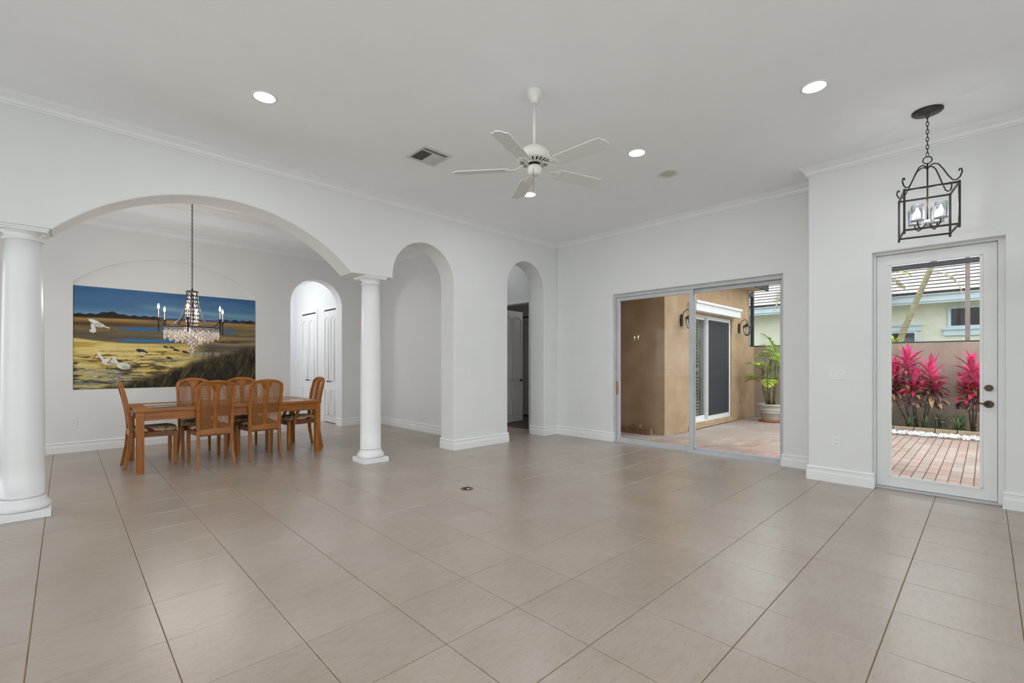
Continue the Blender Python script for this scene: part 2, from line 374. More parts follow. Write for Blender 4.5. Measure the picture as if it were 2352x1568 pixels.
# ================================================================== STRUCTURE
def wall_xz(name, y0, y1, out, m='wall', bevel=0.0, label=None, cat='wall'):
    b = MB().prism(out, lambda p: (p[0], y0, p[1]), lambda p: (p[0], y1, p[1]))
    return struct(b.build(name, M[m], bevel=bevel, segs=3), label, cat)
def wall_yz(name, x0, x1, out, m='wall', bevel=0.0, label=None, cat='wall'):
    b = MB().prism(out, lambda p: (x0, p[0], p[1]), lambda p: (x1, p[0], p[1]))
    return struct(b.build(name, M[m], bevel=bevel, segs=3), label, cat)
def semi(x0, x1, spring, n=24):        # arch head points from x0 to x1
    c = (x0+x1)/2; r = (x1-x0)/2
    return [(c-r*math.cos(PI*k/n), spring+r*math.sin(PI*k/n)) for k in range(n+1)]
def segarch(x0, x1, z0, rise, n=36):
    h = (x1-x0)/2; c = (x0+x1)/2; R = (h*h+rise*rise)/(2*rise); a = math.asin(h/R)
    return [(c+R*math.sin(-a+2*a*k/n), z0+rise-R+R*math.cos(-a+2*a*k/n)) for k in range(n+1)]
ZH = 2.42                               # underside of the entablature
COLX = (-2.442, 0.723); COLY = YA+TA/2
ar1 = (0.958, 1.969); ar2 = (3.07, 3.976); ar0 = (-3.67, -2.68)
out = [(XL,0),(ar0[0],0)] + semi(*ar0, 2.476) + [(ar0[1],ZH)] + segarch(-2.265, 0.382, ZH, 0.57) + [(ar1[0],ZH)] + semi(*ar1, 2.476) \
    + [(ar1[1],0),(ar2[0],0)] + semi(*ar2, 2.585) + [(ar2[1],0),(XS,0),(XS,3.9),(XL,3.9)]
wall_xz('wall_left', YA, YA+TA, out, bevel=0.014, label='white arcade wall with a wide arch and two narrow arches')
# sliding door wall, its return, entry wall
SY0, SY1, SZ = 0.515, 3.02, 2.425
wall_yz('wall_right', XS, XS+TW, [(0.123,0),(SY0,0),(SY0,SZ),(SY1,SZ),(SY1,0),(4.555,0),(4.555,3.6),(0.123,3.6)], bevel=0.006, label='white wall around the sliding glass door')
MBr = MB().box((XE+TW, -0.08, 0), (XS+TW, 0.123, 3.6))
DY0, DY1, DZ = -0.442, -1.38, 2.43
ent = wall_yz('wall_entry', XE, XE+TW, [(0.123,0),(DY0,0),(DY0,DZ),(DY1,DZ),(DY1,0),(YF,0),(YF,3.6),(0.123,3.6)], bevel=0.006, label='white entry wall with the glazed front door')
struct(MBr.build('wall_return', M['wall']), 'narrow white wall return between sliding door and entry wall', 'wall')
# walls behind the camera, with unseen openings added and sized for daylight
struct(MB().box((XL-.2,YF-.2,0),(XL,YF+.5,3.6)).box((XL-.2,YF+.5,3.3),(XL,YA-.5,3.6)).box((XL-.2,YA-.5,0),(XL,YA+TA,3.6)).build('wall_rear_side', M['wall']), 'white wall with added wide glass doors for daylight', 'wall')
struct(MB().box((XL,YF-.2,0),(XL+.5,YF,3.6)).box((XL+.5,YF-.2,3.3),(1.9,YF,3.6)).box((1.9,YF-.2,0),(XE+TW,YF,3.6)).build('wall_rear', M['wall']), 'white rear wall with added wide glass doors for daylight', 'wall')
def glazing(name, label, a0, a1, z1, fixed, axis, n):
    t = thing(name, label, 'window', (0,0,0), kind='structure')
    P = (lambda u,v,z: (u,fixed+v,z)) if axis == 'x' else (lambda u,v,z: (fixed+v,u,z))
    w_ = (a1-a0)/n
    for k in range(n+1):
        u = a0+k*w_; MB().box(P(u-.03,-.03,0),P(u+.03,.03,z1)).build('mullion', M['white_alu'], t)
    for k in range(n):
        u = a0+k*w_
        MB().box(P(u+.03,-.03,0),P(u+w_-.03,.03,.06)).box(P(u+.03,-.03,z1-.06),P(u+w_-.03,.03,z1)).build('rail', M['white_alu'], t)
        MB().box(P(u+.03,-.004,.06),P(u+w_-.03,.004,z1-.06)).build('pane', M['glass'], t)
glazing('unseen_window_1', 'unseen white framed glass doors added to let daylight in', YF+.53, YA-.53, 3.3, XL-.1, 'y', 6)  # added glazing, heads raised so more daylight reaches the ceiling
glazing('unseen_window_2', 'unseen white framed glass doors added in the rear wall for daylight', XL+.53, 1.87, 3.3, YF-.1, 'x', 5)
struct(MB().box((-16,-16,-.16),(XL-.2,12,-.06)).box((XL-.2,-16,-.16),(6,YF-.2,-.06)).build('bounce_deck', M['deck']), 'added pale deck behind the house bouncing light indoors', 'deck')  # added reflector, kept pale to bounce sky light onto the ceiling
# dining room
wb = [(XDL,0),(0.91,0)] + semi(0.91,1.92,2.449) + [(1.92,0),(XD+.2,0),(XD+.2,3.9),(XDL,3.9)]
wall_xz('wall_dining_back', YB+0.035, YB+0.26, wb, label='white dining room back wall with an arched niche and doorway')
# front skin of the back wall with the niche cut out (two pieces, niche recess 35 mm deep)
NX0, NX1, NZ0, NZS = -2.105, 0.308, 0.905, 2.487
na = segarch(NX0, NX1, NZS, 0.475)
skin = [(XDL,0),(0.91,0)] + semi(0.91,1.92,2.449) + [(1.92,0),(XD,0),(XD,3.9),(NX1,3.9),(NX1,NZS)] + [(NX1,NZ0),(NX0,NZ0),(NX0,NZS),(NX0,3.9),(XDL,3.9)]
wall_xz('wall_dining_skin', YB, YB+0.035, skin, label='white plaster face of the dining wall around the niche')
wall_xz('wall_dining_lunette', YB, YB+0.035, na[::-1]+[(NX0,3.9),(NX1,3.9)], label='white plaster above the arched head of the niche')
struct(MB().box((XD,YA+TA,0),(XD+.15,YB+.035,3.9)).build('wall_dining_right', M['wall']), 'plain white dining room side wall', 'wall')
struct(MB().box((XDL-.2,YA+TA,0),(XDL,YA+TA+.6,3.9)).box((XDL-.2,YA+TA+.6,2.5),(XDL,YB-.5,3.9)).box((XDL-.2,YA+TA+.6,0),(XDL,YB-.5,.4)).box((XDL-.2,YB-.5,0),(XDL,YB+.26,3.9)).build('wall_dining_left', M['wall']), 'white dining room wall with an unseen window opening added for daylight', 'wall')  # window opening put in out of view to daylight the dining room
# hall behind the arched doorway
HX, HY = 1.98, 10.72
struct(MB().box((HX,YB+.26,0),(HX+.15,HY+.2,3.6)).build('wall_hall_right', M['wall']), 'white hall wall holding the closet doors', 'wall')
struct(MB().box((-1.6,HY,0),(HX,HY+.2,3.6)).build('wall_hall_end', M['wall']), 'white end wall of the hall', 'wall')
struct(MB().box((-1.8,YB+.26,0),(-1.6,HY+.2,3.6)).build('wall_hall_left', M['wall']), 'white far wall of the hall', 'wall')
struct(MB().box((-1.8,YB+.26,3.2),(HX+.15,HY+.2,3.35)).build('ceiling_hall', M['ceil']), 'white hall ceiling', 'ceiling')
# vestibule and bedroom behind the second narrow arch
VX = 4.27
struct(MB().box((3.0,YA+TA,2.98+.62),(VX+.2,6.6,3.75)).build('ceiling_vestibule', M['ceil']), 'white vestibule ceiling', 'ceiling')
struct(MB().box((XD+.15,6.4,0),(VX,6.6,3.6)).build('wall_vestibule_end', M['wall']), 'white vestibule end wall', 'wall')
struct(MB().prism([(YA+TA,0),(4.86,0),(4.86,2.47),(5.86,2.47),(5.86,0),(8.2,0),(8.2,3.6),(YA+TA,3.6)], lambda p:(VX,p[0],p[1]), lambda p:(VX+.15,p[0],p[1])).build('wall_bedroom_door', M['wall']), 'white vestibule wall with the bedroom doorway', 'wall')
struct(MB().box((VX+.15,8.0,0),(10.0,8.2,3.2)).build('wall_bedroom_back', M['wall']), 'white bedroom back wall', 'wall')
struct(MB().box((9.85,3.0,0),(10.0,8.0,3.2)).build('wall_bedroom_far', M['wall']), 'white bedroom far wall', 'wall')
struct(MB().box((VX+.15,2.82,3.1),(10.0,8.2,3.2)).build('ceiling_bedroom', M['ceil']), 'white bedroom ceiling', 'ceiling')
struct(MB().box((6.12,6.40,0),(6.75,6.50,3.1)).box((6.12,6.50,2.46),(6.75,7.62,3.1)).box((6.12,7.62,0),(6.75,8.0,3.1)).build('wall_closet', M['wall']), 'white closet surround in the bedroom', 'wall')
# ceilings
struct(MB().box((XL-.2,YF-.2,ZC),(XS+TW,YA+.05,ZC+.12)).build('ceiling', M['ceil']), 'white textured living room ceiling', 'ceiling')
TX0, TX1, TY0, TY1 = -3.45, 1.85, 5.38, 7.10
b = MB()
b.box((XDL,YA+TA,ZD),(TX0,YB,ZD+.1)).box((TX1,YA+TA,ZD),(XD,YB,ZD+.1)).box((TX0,YA+TA,ZD),(TX1,TY0,ZD+.1)).box((TX0,TY1,ZD),(TX1,YB,ZD+.1))
b.box((TX0-.08,TY0-.08,ZD+.1),(TX0,TY1+.08,ZT+.1)).box((TX1,TY0-.08,ZD+.1),(TX1+.08,TY1+.08,ZT+.1)).box((TX0,TY0-.08,ZD+.1),(TX1,TY0,ZT+.1)).box((TX0,TY1,ZD+.1),(TX1,TY1+.08,ZT+.1))
b.box((TX0,TY0,ZT),(TX1,TY1,ZT+.1))
struct(b.build('ceiling_dining', M['ceil']), 'white dining room tray ceiling', 'ceiling')
# crown mouldings and baseboards
def crown(z, h=0.094, d=0.083): return [(0,z-h),(0.012,z-h),(0.014,z-h+.014),(0.026,z-h+.018),(0.034,z-h*.52),(d*.74,z-h*.26),(d-.012,z-.018),(d-.010,z-.010),(d,z-.008),(d,z),(0,z)]
struct(MB().sweep(crown(ZC), [(XL,YA),(XS,YA),(XS,0.123),(XE,0.123),(XE,YF)]).build('trim_1', M['trim']), 'white crown moulding around the living room ceiling', 'moulding')
struct(MB().sweep(crown(ZD), [(XDL,YB),(XD,YB),(XD,YA+TA),(XDL,YA+TA)]).build('trim_2', M['trim']), 'white crown moulding under the dining ceiling soffit', 'moulding')
struct(MB().sweep(crown(ZT), [(TX0,TY1),(TX1,TY1),(TX1,TY0),(TX0,TY0)], closed=True).build('trim_3', M['trim']), 'white crown moulding inside the tray ceiling', 'moulding')
BBP = [(0,0),(0.019,0),(0.019,0.088),(0.013,0.102),(0.013,0.128),(0.017,0.134),(0.017,0.142),(0.006,0.155),(0,0.155)]
for nm, pth in (('baseboard_pier',[(1.969,YA+TA),(1.969,YA),(3.07,YA),(3.07,YA+TA)]),
    ('baseboard_left',[(3.976,YA+TA),(3.976,YA),(XS,YA),(XS,SY1),(XS+.05,SY1)]),
    ('baseboard_right',[(XS+.05,SY0),(XS,SY0),(XS,0.123),(XE,0.123),(XE,DY0),(XE+.11,DY0)]),
    ('baseboard_entry',[(XE+.11,DY1),(XE,DY1),(XE,YF)]),
    ('baseboard_dining_back',[(XDL,YB),(0.91,YB),(0.91,YB+.26)]),
    ('baseboard_dining_right',[(1.92,YB+.26),(1.92,YB),(XD,YB),(XD,YA+TA)]),
    ('baseboard_hall',[(-1.6,HY),(HX,HY),(HX,10.36)]),
    ('baseboard_hall_pier',[(HX,9.35),(HX,9.02)])):
    struct(MB().sweep(BBP, pth).build(nm, M['trim']), 'white moulded baseboard along the %s' % nm.replace('baseboard_','').replace('_',' '), 'baseboard')

# ---- floor: grout bed with tiles
TS = 0.461
fl = MB().box((XL,YF,-.12),(3.99,0.0,-.003)).box((XL,0.0,-.12),(4.40,YA+.3,-.003)).box((XDL,YA+.3,-.12),(XD+.1,YB+.2,-.003)).box((-1.6,YB+.2,-.12),(HX,HY,-.003)).box((XD+.1,YA+.3,-.12),(VX+.08,6.4,-.003))
floor = struct(fl.build('floor', M['grout']), 'beige porcelain tile floor with tan grout lines', 'floor')
def tile_bounds(x, y):
    if y < 0: return XL, 3.99, YF, 9
    if y < YA+.3: return XL, 4.40, YF, 9
    if y < YB+.2:
        if x > XD+.05: return (XD+.1, VX+.08, 0, 6.4)
        return XDL, XD+.1, 0, 99
    return -1.6, HX, 0, HY
def campix(p):
    d = Vector(p)-cam.location; F = Vector((math.cos(YAW),math.sin(YAW),0)); R = Vector((math.sin(YAW),-math.cos(YAW),0))
    z = d.dot(F)
    if z < 0.2: return None
    return (1167.746+1056.877*d.dot(R)/z, 834.685-1056.877*d.z/z, z)
def in_frame(p, mg=0):
    q = campix(p); return q is not None and -mg < q[0] < 2352+mg and -mg < q[1] < 1568+mg
full_me = MB().cbox((-TS/2+.002,-TS/2+.002,-.012),(TS/2-.002,TS/2-.002,0),.0022).mesh('tile'); full_me.materials.append(M['tile'])
cands = []
for i in range(-11, 10):
    for j in range(-8, 24):
        cx_, cy_ = (i+.5)*TS, (j+.5)*TS
        x0,x1,y0,y1 = tile_bounds(cx_, cy_)
        a0,a1,b0,b1 = max(i*TS,x0),min((i+1)*TS,x1),max(j*TS,y0),min((j+1)*TS,y1)
        if a1-a0 < .02 or b1-b0 < .02: continue
        vis = any(in_frame((u,v,0)) for u in (a0,a1) for v in (b0,b1))
        q = campix(((a0+a1)/2,(b0+b1)/2,0))
        hid = cy_ > YA+.3 and cx_ > 2.7 and cx_ < 3.0
        cands.append((q[2] if (q and vis and not hid) else 1e3, a0,a1,b0,b1))
cands.sort(key=lambda t: t[0]); rest = MB()
for k, (dd,a0,a1,b0,b1) in enumerate(cands):
    if k < 300 and dd < 1e3:
        if a1-a0 > TS-.001 and b1-b0 > TS-.001: o = bpy.data.objects.new('tile', full_me); C.objects.link(o); o.location = ((a0+a1)/2,(b0+b1)/2,0)
        else: o = MB().cbox((a0-(a0+a1)/2+.002,b0-(b0+b1)/2+.002,-.012),((a1-a0)/2-.002,(b1-b0)/2-.002,0),.0022).build('tile', M['tile'], loc=((a0+a1)/2,(b0+b1)/2,0))
        o.parent = floor
    else: rest.cbox((a0+.002,b0+.002,-.012),(a1-.002,b1-.002,0),.0022)
tag(rest.build('tile_field', M['tile'], floor), kind='stuff')
# bedroom wood floor
bf = struct(MB().box((VX+.08,4.63,-.1),(10,8.2,-.012)).box((5.87,3.0,-.1),(10,4.63,-.012)).build('floor_bedroom', M['dark']), 'dark wood plank floor of the bedroom', 'floor')
pl_me = {}
for k in range(26):
    y = 4.70+k*.125
    if y > 7.9: break
    off = (k*0.37) % 1.2
    x = VX+.085-off
    while x < 7.2:
        a, e = max(x, VX+.085), x+1.2
        if e-a > .03:
            key = round(e-a,3)
            if key not in pl_me:
                pl_me[key] = MB().cbox((-(e-a)/2+.001,-.0615,-.012),((e-a)/2-.001,.0615,0),.0015).mesh('plank'); pl_me[key].materials.append(M['plank'])
            o = bpy.data.objects.new('plank', pl_me[key]); C.objects.link(o); o.location = ((a+e)/2,y,0); o.parent = bf
        x = e
struct(MB().box((5.87,3.0,-.012),(9.85,4.63,0)).build('floor_bedroom_rug_area', M['plank']), 'dark wood bedroom floor by the shuttered slider', 'floor')

# ================================================================== COLUMNS
def column(x, label):
    t = thing('column', label, 'column', (x, COLY, 0), group='white round columns under the arcade wall')
    MB().box((-.172,-.172,0),(.172,.172,.062)).build('plinth', M['trim'], t, bevel=.004)
    MB().lathe([(.15,.062),(.166,.070),(.172,.090),(.166,.112),(.152,.122),(.150,.135),(.142,.142),(.142,.150),(.136,.165)], n=40).build('base_torus', M['trim'], t)
    prof = [(.136,.165),(.133,.20)] + [(.132-.019*max(0,(k/10-.25)/.75)**1.5, .2+2.12*k/10) for k in range(11)]
    MB().lathe(prof, n=48).build('shaft', M['trim'], t)
    MB().lathe([(.113,2.318),(.122,2.322),(.126,2.330),(.122,2.339),(.114,2.343),(.112,2.36),(.116,2.372),(.130,2.378),(.136,2.388),(.136,2.392)], n=40).build('necking', M['trim'], t)
    MB().box((-.152,-.152,2.390),(.152,.152,2.405)).box((-.160,-.160,2.405),(.160,.160,ZH)).build('abacus', M['trim'], t, bevel=.003)
    return t
column(COLX[0], 'white round column at the left end of the wide arch')
column(COLX[1], 'white round column between the wide arch and narrow arch')

# ================================================================== SLIDING DOOR
sd = thing('door_1', 'grey aluminium sliding glass door to the brick patio', 'sliding door', (0,0,0), kind='structure')
fx0, fx1 = XS+.045, XS+.17
MB().box((fx0,SY0,SZ-.055),(fx1,SY1,SZ)).build('frame_head', M['alu'], sd, bevel=.002)
MB().box((fx0,SY1-.035,0),(fx1,SY1,SZ-.055)).build('frame_jamb', M['alu'], sd, bevel=.002)
MB().box((fx0,SY0,0),(fx1,SY0+.03,SZ-.055)).build('frame_jamb', M['alu'], sd, bevel=.002)
MB().box((fx0-.02,SY0+.03,0),(fx1,SY1-.035,.016)).box((fx0+.01,SY0+.03,.016),(fx0+.016,SY1-.035,.032)).box((fx0+.07,SY0+.03,.016),(fx0+.076,SY1-.035,.032)).build('track', M['alu'], sd)
def slide_panel(y0, y1, x0, st0, st1, br, tr, mt='alu'):
    z0, z1 = .018, SZ-.057; x1 = x0+.04
    MB().box((x0,y0,z0),(x1,y0+st0,z1)).build('stile', M[mt], sd, bevel=.003)
    MB().box((x0,y1-st1,z0),(x1,y1,z1)).build('stile', M[mt], sd, bevel=.003)
    MB().box((x0,y0+st0,z0),(x1,y1-st1,z0+br)).build('rail', M[mt], sd, bevel=.003)
    MB().box((x0,y0+st0,z1-tr),(x1,y1-st1,z1)).build('rail', M[mt], sd, bevel=.003)
    MB().box((x0+.015,y0+st0-.003,z0+br-.003),(x0+.021,y1-st1+.003,z1-tr+.003)).build('pane', M['glass'], sd)
slide_panel(1.695, SY1-.04, fx0+.012, .06, .055, .055, .055)
slide_panel(SY0+.033, 1.745, fx0+.066, .03, .05, .045, .05)
hd = MB().box((-.018,-.010,-.105),(.0,.010,.105)).build('pull_handle', M['handle_wood'], sd, loc=(fx0+.010,SY1-.062,.885), bevel=.004); hd['label'] = 'orange wooden pull handle'

# ================================================================== FRONT DOOR
fd = thing('door_2', 'white front door with a full glass lite and dark lever', 'door', (0,0,0), kind='structure')
dx = 3.955
JY0, JY1 = DY0+.0, DY1+.0
MB().box((dx-.035,JY0-.018,0),(dx+.06,JY0,DZ)).build('jamb', M['door_white'], fd)
MB().box((dx-.035,JY1,0),(dx+.06,JY1+.045,DZ)).box((dx+.046,JY1+.045,0),(dx+.06,JY1+.072,DZ)).build('jamb', M['door_white'], fd)
MB().box((dx-.035,JY1+.045,DZ-.02),(dx+.06,JY0-.018,DZ)).build('jamb', M['door_white'], fd)
sy0, sy1, sz0, sz1 = -1.332, -.462, .022, 2.405
gy0, gy1, gz0, gz1 = -1.222, -.578, .128, 2.300
MB().box((dx,sy0,sz0),(dx+.045,gy0,sz1)).build('stile', M['door_white'], fd)
MB().box((dx,gy1,sz0),(dx+.045,sy1,sz1)).build('stile', M['door_white'], fd)
MB().box((dx,gy0,sz0),(dx+.045,gy1,gz0)).build('rail', M['door_white'], fd)
MB().box((dx,gy0,gz1),(dx+.045,gy1,sz1)).build('rail', M['door_white'], fd)
lf = MB(); w = .016
for a, e in (((gy0-w,gz0-w),(gy1+w,gz0+.004)),((gy0-w,gz1-.004),(gy1+w,gz1+w)),((gy0-w,gz0),(gy0+.004,gz1)),((gy1-.004,gz0),(gy1+w,gz1))):
    lf.box((dx-.008,a[0],a[1]),(dx+.02,e[0],e[1]))
lf.build('lite_frame', M['door_white'], fd)
MB().box((dx+.02,gy0,gz0),(dx+.026,gy1,gz1)).build('pane', M['glass'], fd)
MB().box((dx-.06,JY1+.02,0),(dx+.09,JY0-.01,.018)).build('threshold', M['alu'], fd, bevel=.004)
rot = lambda m_: m_
def disc_x(mb, x0, x1, y, z, r, n=20):
    return mb.tube([(x0,y,z),(x1,y,z)], r, n, smooth=False)
dl = disc_x(MB(), dx-.012, dx+.002, -1.277, 1.062, .030); disc_x(dl, dx-.020, dx-.010, -1.277,1.062,.020); dl.box((dx-.034,-1.281,1.046),(dx-.018,-1.273,1.078)).build('deadbolt', M['bronze'], fd)
rs = disc_x(MB(), dx-.012, dx+.002, -1.277, .913, .034); disc_x(rs, dx-.042, dx-.010, -1.277,.913,.012)
rs.build('rosette', M['bronze'], fd)
MB().tube([(dx-.042,-1.277,.913),(dx-.046,-1.255,.913),(dx-.046,-1.225,.920),(dx-.046,-1.200,.918),(dx-.044,-1.180,.914),(dx-.04,-1.174,.908)], .0085, 10, r1=.005).build('lever', M['bronze'], fd)
disc_x(MB(), dx-.006, dx+.001, -1.285, 1.186, .030).build('cover_plate', M['door_white'], fd)
# exterior frame beyond
MB().box((dx+.06,JY0-.02,0),(XE+TW,JY0,DZ)).box((dx+.06,JY1,0),(XE+TW,JY1+.02,DZ)).build('outer_casing', M['door_white'], fd)

# ================================================================== PANEL DOORS
def arch_panel(w, z0, z1, arched):
    if not arched: return [(-w/2,z0),(w/2,z0),(w/2,z1),(-w/2,z1)]
    p = [(-w/2,z0),(w/2,z0)]; n = 12
    for k in range(n+1):
        u = k/n; x = w/2-w*u; p.append((x, z1-.05+.05*(0.5-0.5*math.cos(2*PI*u))**0.9))
    return p
def leaf(parent, w, h, t, loc, rz, npan=1, knob=None, lever=False, name='leaf'):
    L = MB().box((0,0,.012),(w,t,h)).build(name, M['door_white'], parent, loc=loc, bevel=.003); L.rotation_euler = (0,0,rz)
    pw = (w-.07*(npan+1))/npan if npan > 1 else w-.12
    for k in range(npan):
        cx_ = .07+pw/2+k*(pw+.07) if npan > 1 else w/2
        for z0, z1, ar in ((.17,.72,False),(.92,h-.13,True)):
            pp = arch_panel(pw, z0, z1, ar)
            mb = MB()
            mb.tube([(cx_+x,-.001,z) for x,z in pp], .011, 6, closed=True)
            ins = arch_panel(pw-.075, z0+.04, z1-.04, ar)
            mb.prism(ins, lambda p: (cx_+p[0],0.0,p[1]), lambda p: (cx_+p[0]*.93,-.008,(p[1]-(z0+z1)/2)*.985+(z0+z1)/2))
            mb.build('raised_panel', M['door_white'], L)
    if knob is not None:
        MB().tube([(knob,0,.90),(knob,-.018,.90)],.008,8).sphere((knob,-.03,.90),.016,10,6).build('knob', M['iron'], L)
    if lever:
        MB().tube([(w-.065,0,.92),(w-.065,-.012,.92)],.028,14).tube([(w-.065,-.01,.92),(w-.065,-.05,.92)],.010,8).tube([(w-.065,-.05,.92),(w-.12,-.052,.922),(w-.17,-.05,.918)],.008,8).build('lever', M['iron'], L)
    return L
def bifold(name, label, wall_x, y0, y1, h, face=-1):      # closed bifold pair in a wall of constant x, facing -x
    t = thing(name, label, 'closet door', (wall_x, (y0+y1)/2, 0), kind='structure')
    W = y1-y0; n = 2
    for k in range(n):
        w = W/n-.004
        leaf(t, w, h, .032, (-.020, W/2-.002-k*W/n, 0), -PI/2, 1, knob=(w-.06 if k == 0 else .06))
    cw = .065
    MB().box((-.022,-W/2-cw,0),(-.001,-W/2-.004,h+.03+cw)).build('casing', M['trim'], t)
    MB().box((-.022,W/2+.004,0),(-.001,W/2+cw,h+.03+cw)).build('casing', M['trim'], t)
    MB().box((-.022,-W/2-.004,h+.03),(-.001,W/2+.004,h+.03+cw)).build('casing', M['trim'], t)
    MB().box((-.006,-W/2,h+.002),(-.0012,W/2,h+.03)).build('head_gap', M['dark'], t)
    MB().box((-.006,-W/2,0.0),(-.0012,W/2,.011)).build('floor_gap', M['dark'], t)
    return t
bifold('door_3', 'white panelled bifold closet door nearest the arched doorway', HX, 8.335, 8.945, 2.44)
bifold('door_4', 'white panelled bifold closet door deeper in the hall', HX, 9.43, 10.28, 2.44)
bifold('door_5', 'white panelled bifold closet door inside the bedroom', 6.12, 6.52, 7.60, 2.43)
d6 = thing('door_6', 'white panelled bedroom door standing open', 'door', (VX+.16, 5.855, 0), kind='structure')
leaf(d6, .80, 2.44, .035, (0,0,0), math.radians(8), 2, lever=True)
# bedroom door casing
b = MB(); 
for y0, y1, z0, z1 in ((4.79,4.86,0,2.54),(5.86,5.93,0,2.54),(4.86,5.86,2.47,2.54)): b.box((VX-.02,y0,z0),(VX,y1,z1))
struct(b.build('trim_4', M['trim'], bevel=.004), 'white casing around the bedroom doorway', 'casing')

# ================================================================== PATIO AND OUTDOORS
struct(MB().box((-40,-40,-.4),(60,60,-.16)).build('ground', M['ground']), 'flat ground around the house', 'ground')
BX, BY = 5.71, 2.82           # bedroom wing corner
PXW = 10.40                   # garden wall face
patio = struct(MB().box((XS+TW,-2.4,-.16),(9.05,BY,ZP-.014)).box((9.05,1.02,-.16),(PXW,BY,ZP-.014)).box((XS+TW,BY,-.16),(BX,4.55,ZP-.012)).box((XE+TW,-2.4,-.16),(XS+TW,-.08,ZP-.012)).build('pavement', M['sand']), 'courtyard paved with pink and grey bricks', 'pavement')
PW, PL = .103, .32
pv_me = MB().cbox((-PL/2+.006,-PW/2+.004,-.05),(PL/2-.006,PW/2-.004,0),.006).mesh('paver'); pv_me.materials.append(M['paver'])
cl = []
for i in range(0, 21):
    for j in range(-23, 44):
        x, y = 4.03+(i+.5)*PL, j*PW+.02
        if x+PL/2 > (9.05 if y < 1.07 else PXW) or y > 4.5: continue
        if y > BY-.05 and x-PL/2 > BX-.01: continue
        if y > -.14 and x+PL/2 < XS+TW+.02: continue
        if y < 0 and x+PL/2 < XE+TW+.02: continue
        q = campix((x,y,ZP))
        seen = False
        if q and in_frame((x,y,ZP)):
            for (ax,ay0,ay1,az) in ((XS+.1,SY0,SY1,.03),(dx,gy0,gy1,.12)):
                tt = (ax+2.1857)/(x+2.1857); yy = -1.2596+(y+1.2596)*tt; zz = 1.2879+(ZP-1.2879)*tt
                if ay0-.15 < yy < ay1+.15 and zz > az-.1: seen = True
        cl.append((q[2] if seen else 1e3, x, y))
cl.sort(key=lambda t: t[0]); rest = MB()
for k, (dd,x,y) in enumerate(cl):
    if k < 300 and dd < 1e3:
        o = bpy.data.objects.new('paver', pv_me); C.objects.link(o); o.location = (x,y,ZP+random.uniform(-.002,.002)); o.parent = patio
    else: rest.cbox((x-PL/2+.006,y-PW/2+.004,ZP-.05),(x+PL/2-.006,y+PW/2-.004,ZP),.006)
tag(rest.build('paver_field', M['paver'], patio), kind='stuff')

OX0, OX1, OZ0, OZ1 = 6.74, 8.93, .075, 2.30
wall_xz('wall_courtyard', BY, BY+.18, [(BX,-.16),(10.02,-.16),(10.02,3.3),(BX,3.3),(BX,-.16)][:4], m='stucco', label='tan stucco') if False else None
b = MB().box((BX,BY,-.16),(OX0,BY+.18,3.3)).box((OX1,BY,-.16),(10.02,BY+.18,3.3)).box((OX0,BY,OZ1),(OX1,BY+.18,3.3)).box((OX0,BY,-.16),(OX1,BY+.18,OZ0))
wc = struct(b.build('wall_courtyard', M['stucco']), 'tan stucco wall with the shuttered sliding door', 'wall')
struct(MB().box((OX0-.06,BY-.04,-.03),(OX1+.06,BY,OZ0-.012)).build('trim_5', M['stucco']), 'tan stucco sill below the shuttered sliding door', 'sill')
struct(MB().box((BX,BY+.18,-.16),(BX+.15,4.7,3.3)).build('wall_alcove_side', M['stucco']), 'shaded tan stucco wall of the patio alcove', 'wall')
struct(MB().box((VX+.15,4.555,-.16),(BX,4.70,3.3)).build('wall_alcove_back', M['stucco']), 'tan stucco wall at the back of the alcove', 'wall')
struct(MB().box((XS+TW,-.08,-.16),(XS+TW+.02,SY0-.0,3.3)).box((XS+TW,SY1,-.16),(XS+TW+.02,4.555,3.3)).box((XS+TW,SY0,SZ),(XS+TW+.02,SY1,3.3)).build('wall_house_outside', M['stucco']), 'tan stucco outer face of the living room wall', 'wall')
# eaves: soffit over the alcove and along the bedroom wing
struct(MB().box((XS+TW,2.50,3.09),(10.25,4.7,3.16)).build('eave_soffit', M['soffit']), 'pale soffit of the bedroom wing eave', 'eave')
struct(MB().box((XS+TW,2.44,3.07),(10.25,2.50,3.22)).build('eave_fascia', M['bronze_frame']), 'dark fascia board along the bedroom wing eave', 'eave')
struct(MB().box((XS+TW,-3.0,3.09),(XS+TW+.35,2.44,3.2)).box((XE+TW,-3.0,3.09),(XS+TW,-.08,3.2)).build('eave_soffit_house', M['soffit']), 'pale soffit of the living room eave', 'eave')
struct(MB().box((XL-.3,YF-.3,3.75),(10.3,HY+.3,3.95)).build('roof_slab', M['roof']), 'flat roof deck above the house', 'roof') if False else None
struct(MB().box((XL-.3,YF-.3,ZC+.13),(XS+TW,YA,ZC+.2)).box((XDL-.3,YA,3.9),(XD+.3,HY+.3,4.0)).box((XD,YA,3.76),(10.1,8.3,3.85)).build('roof_deck', M['roof']), 'roof deck closing the house above the ceilings', 'roof')

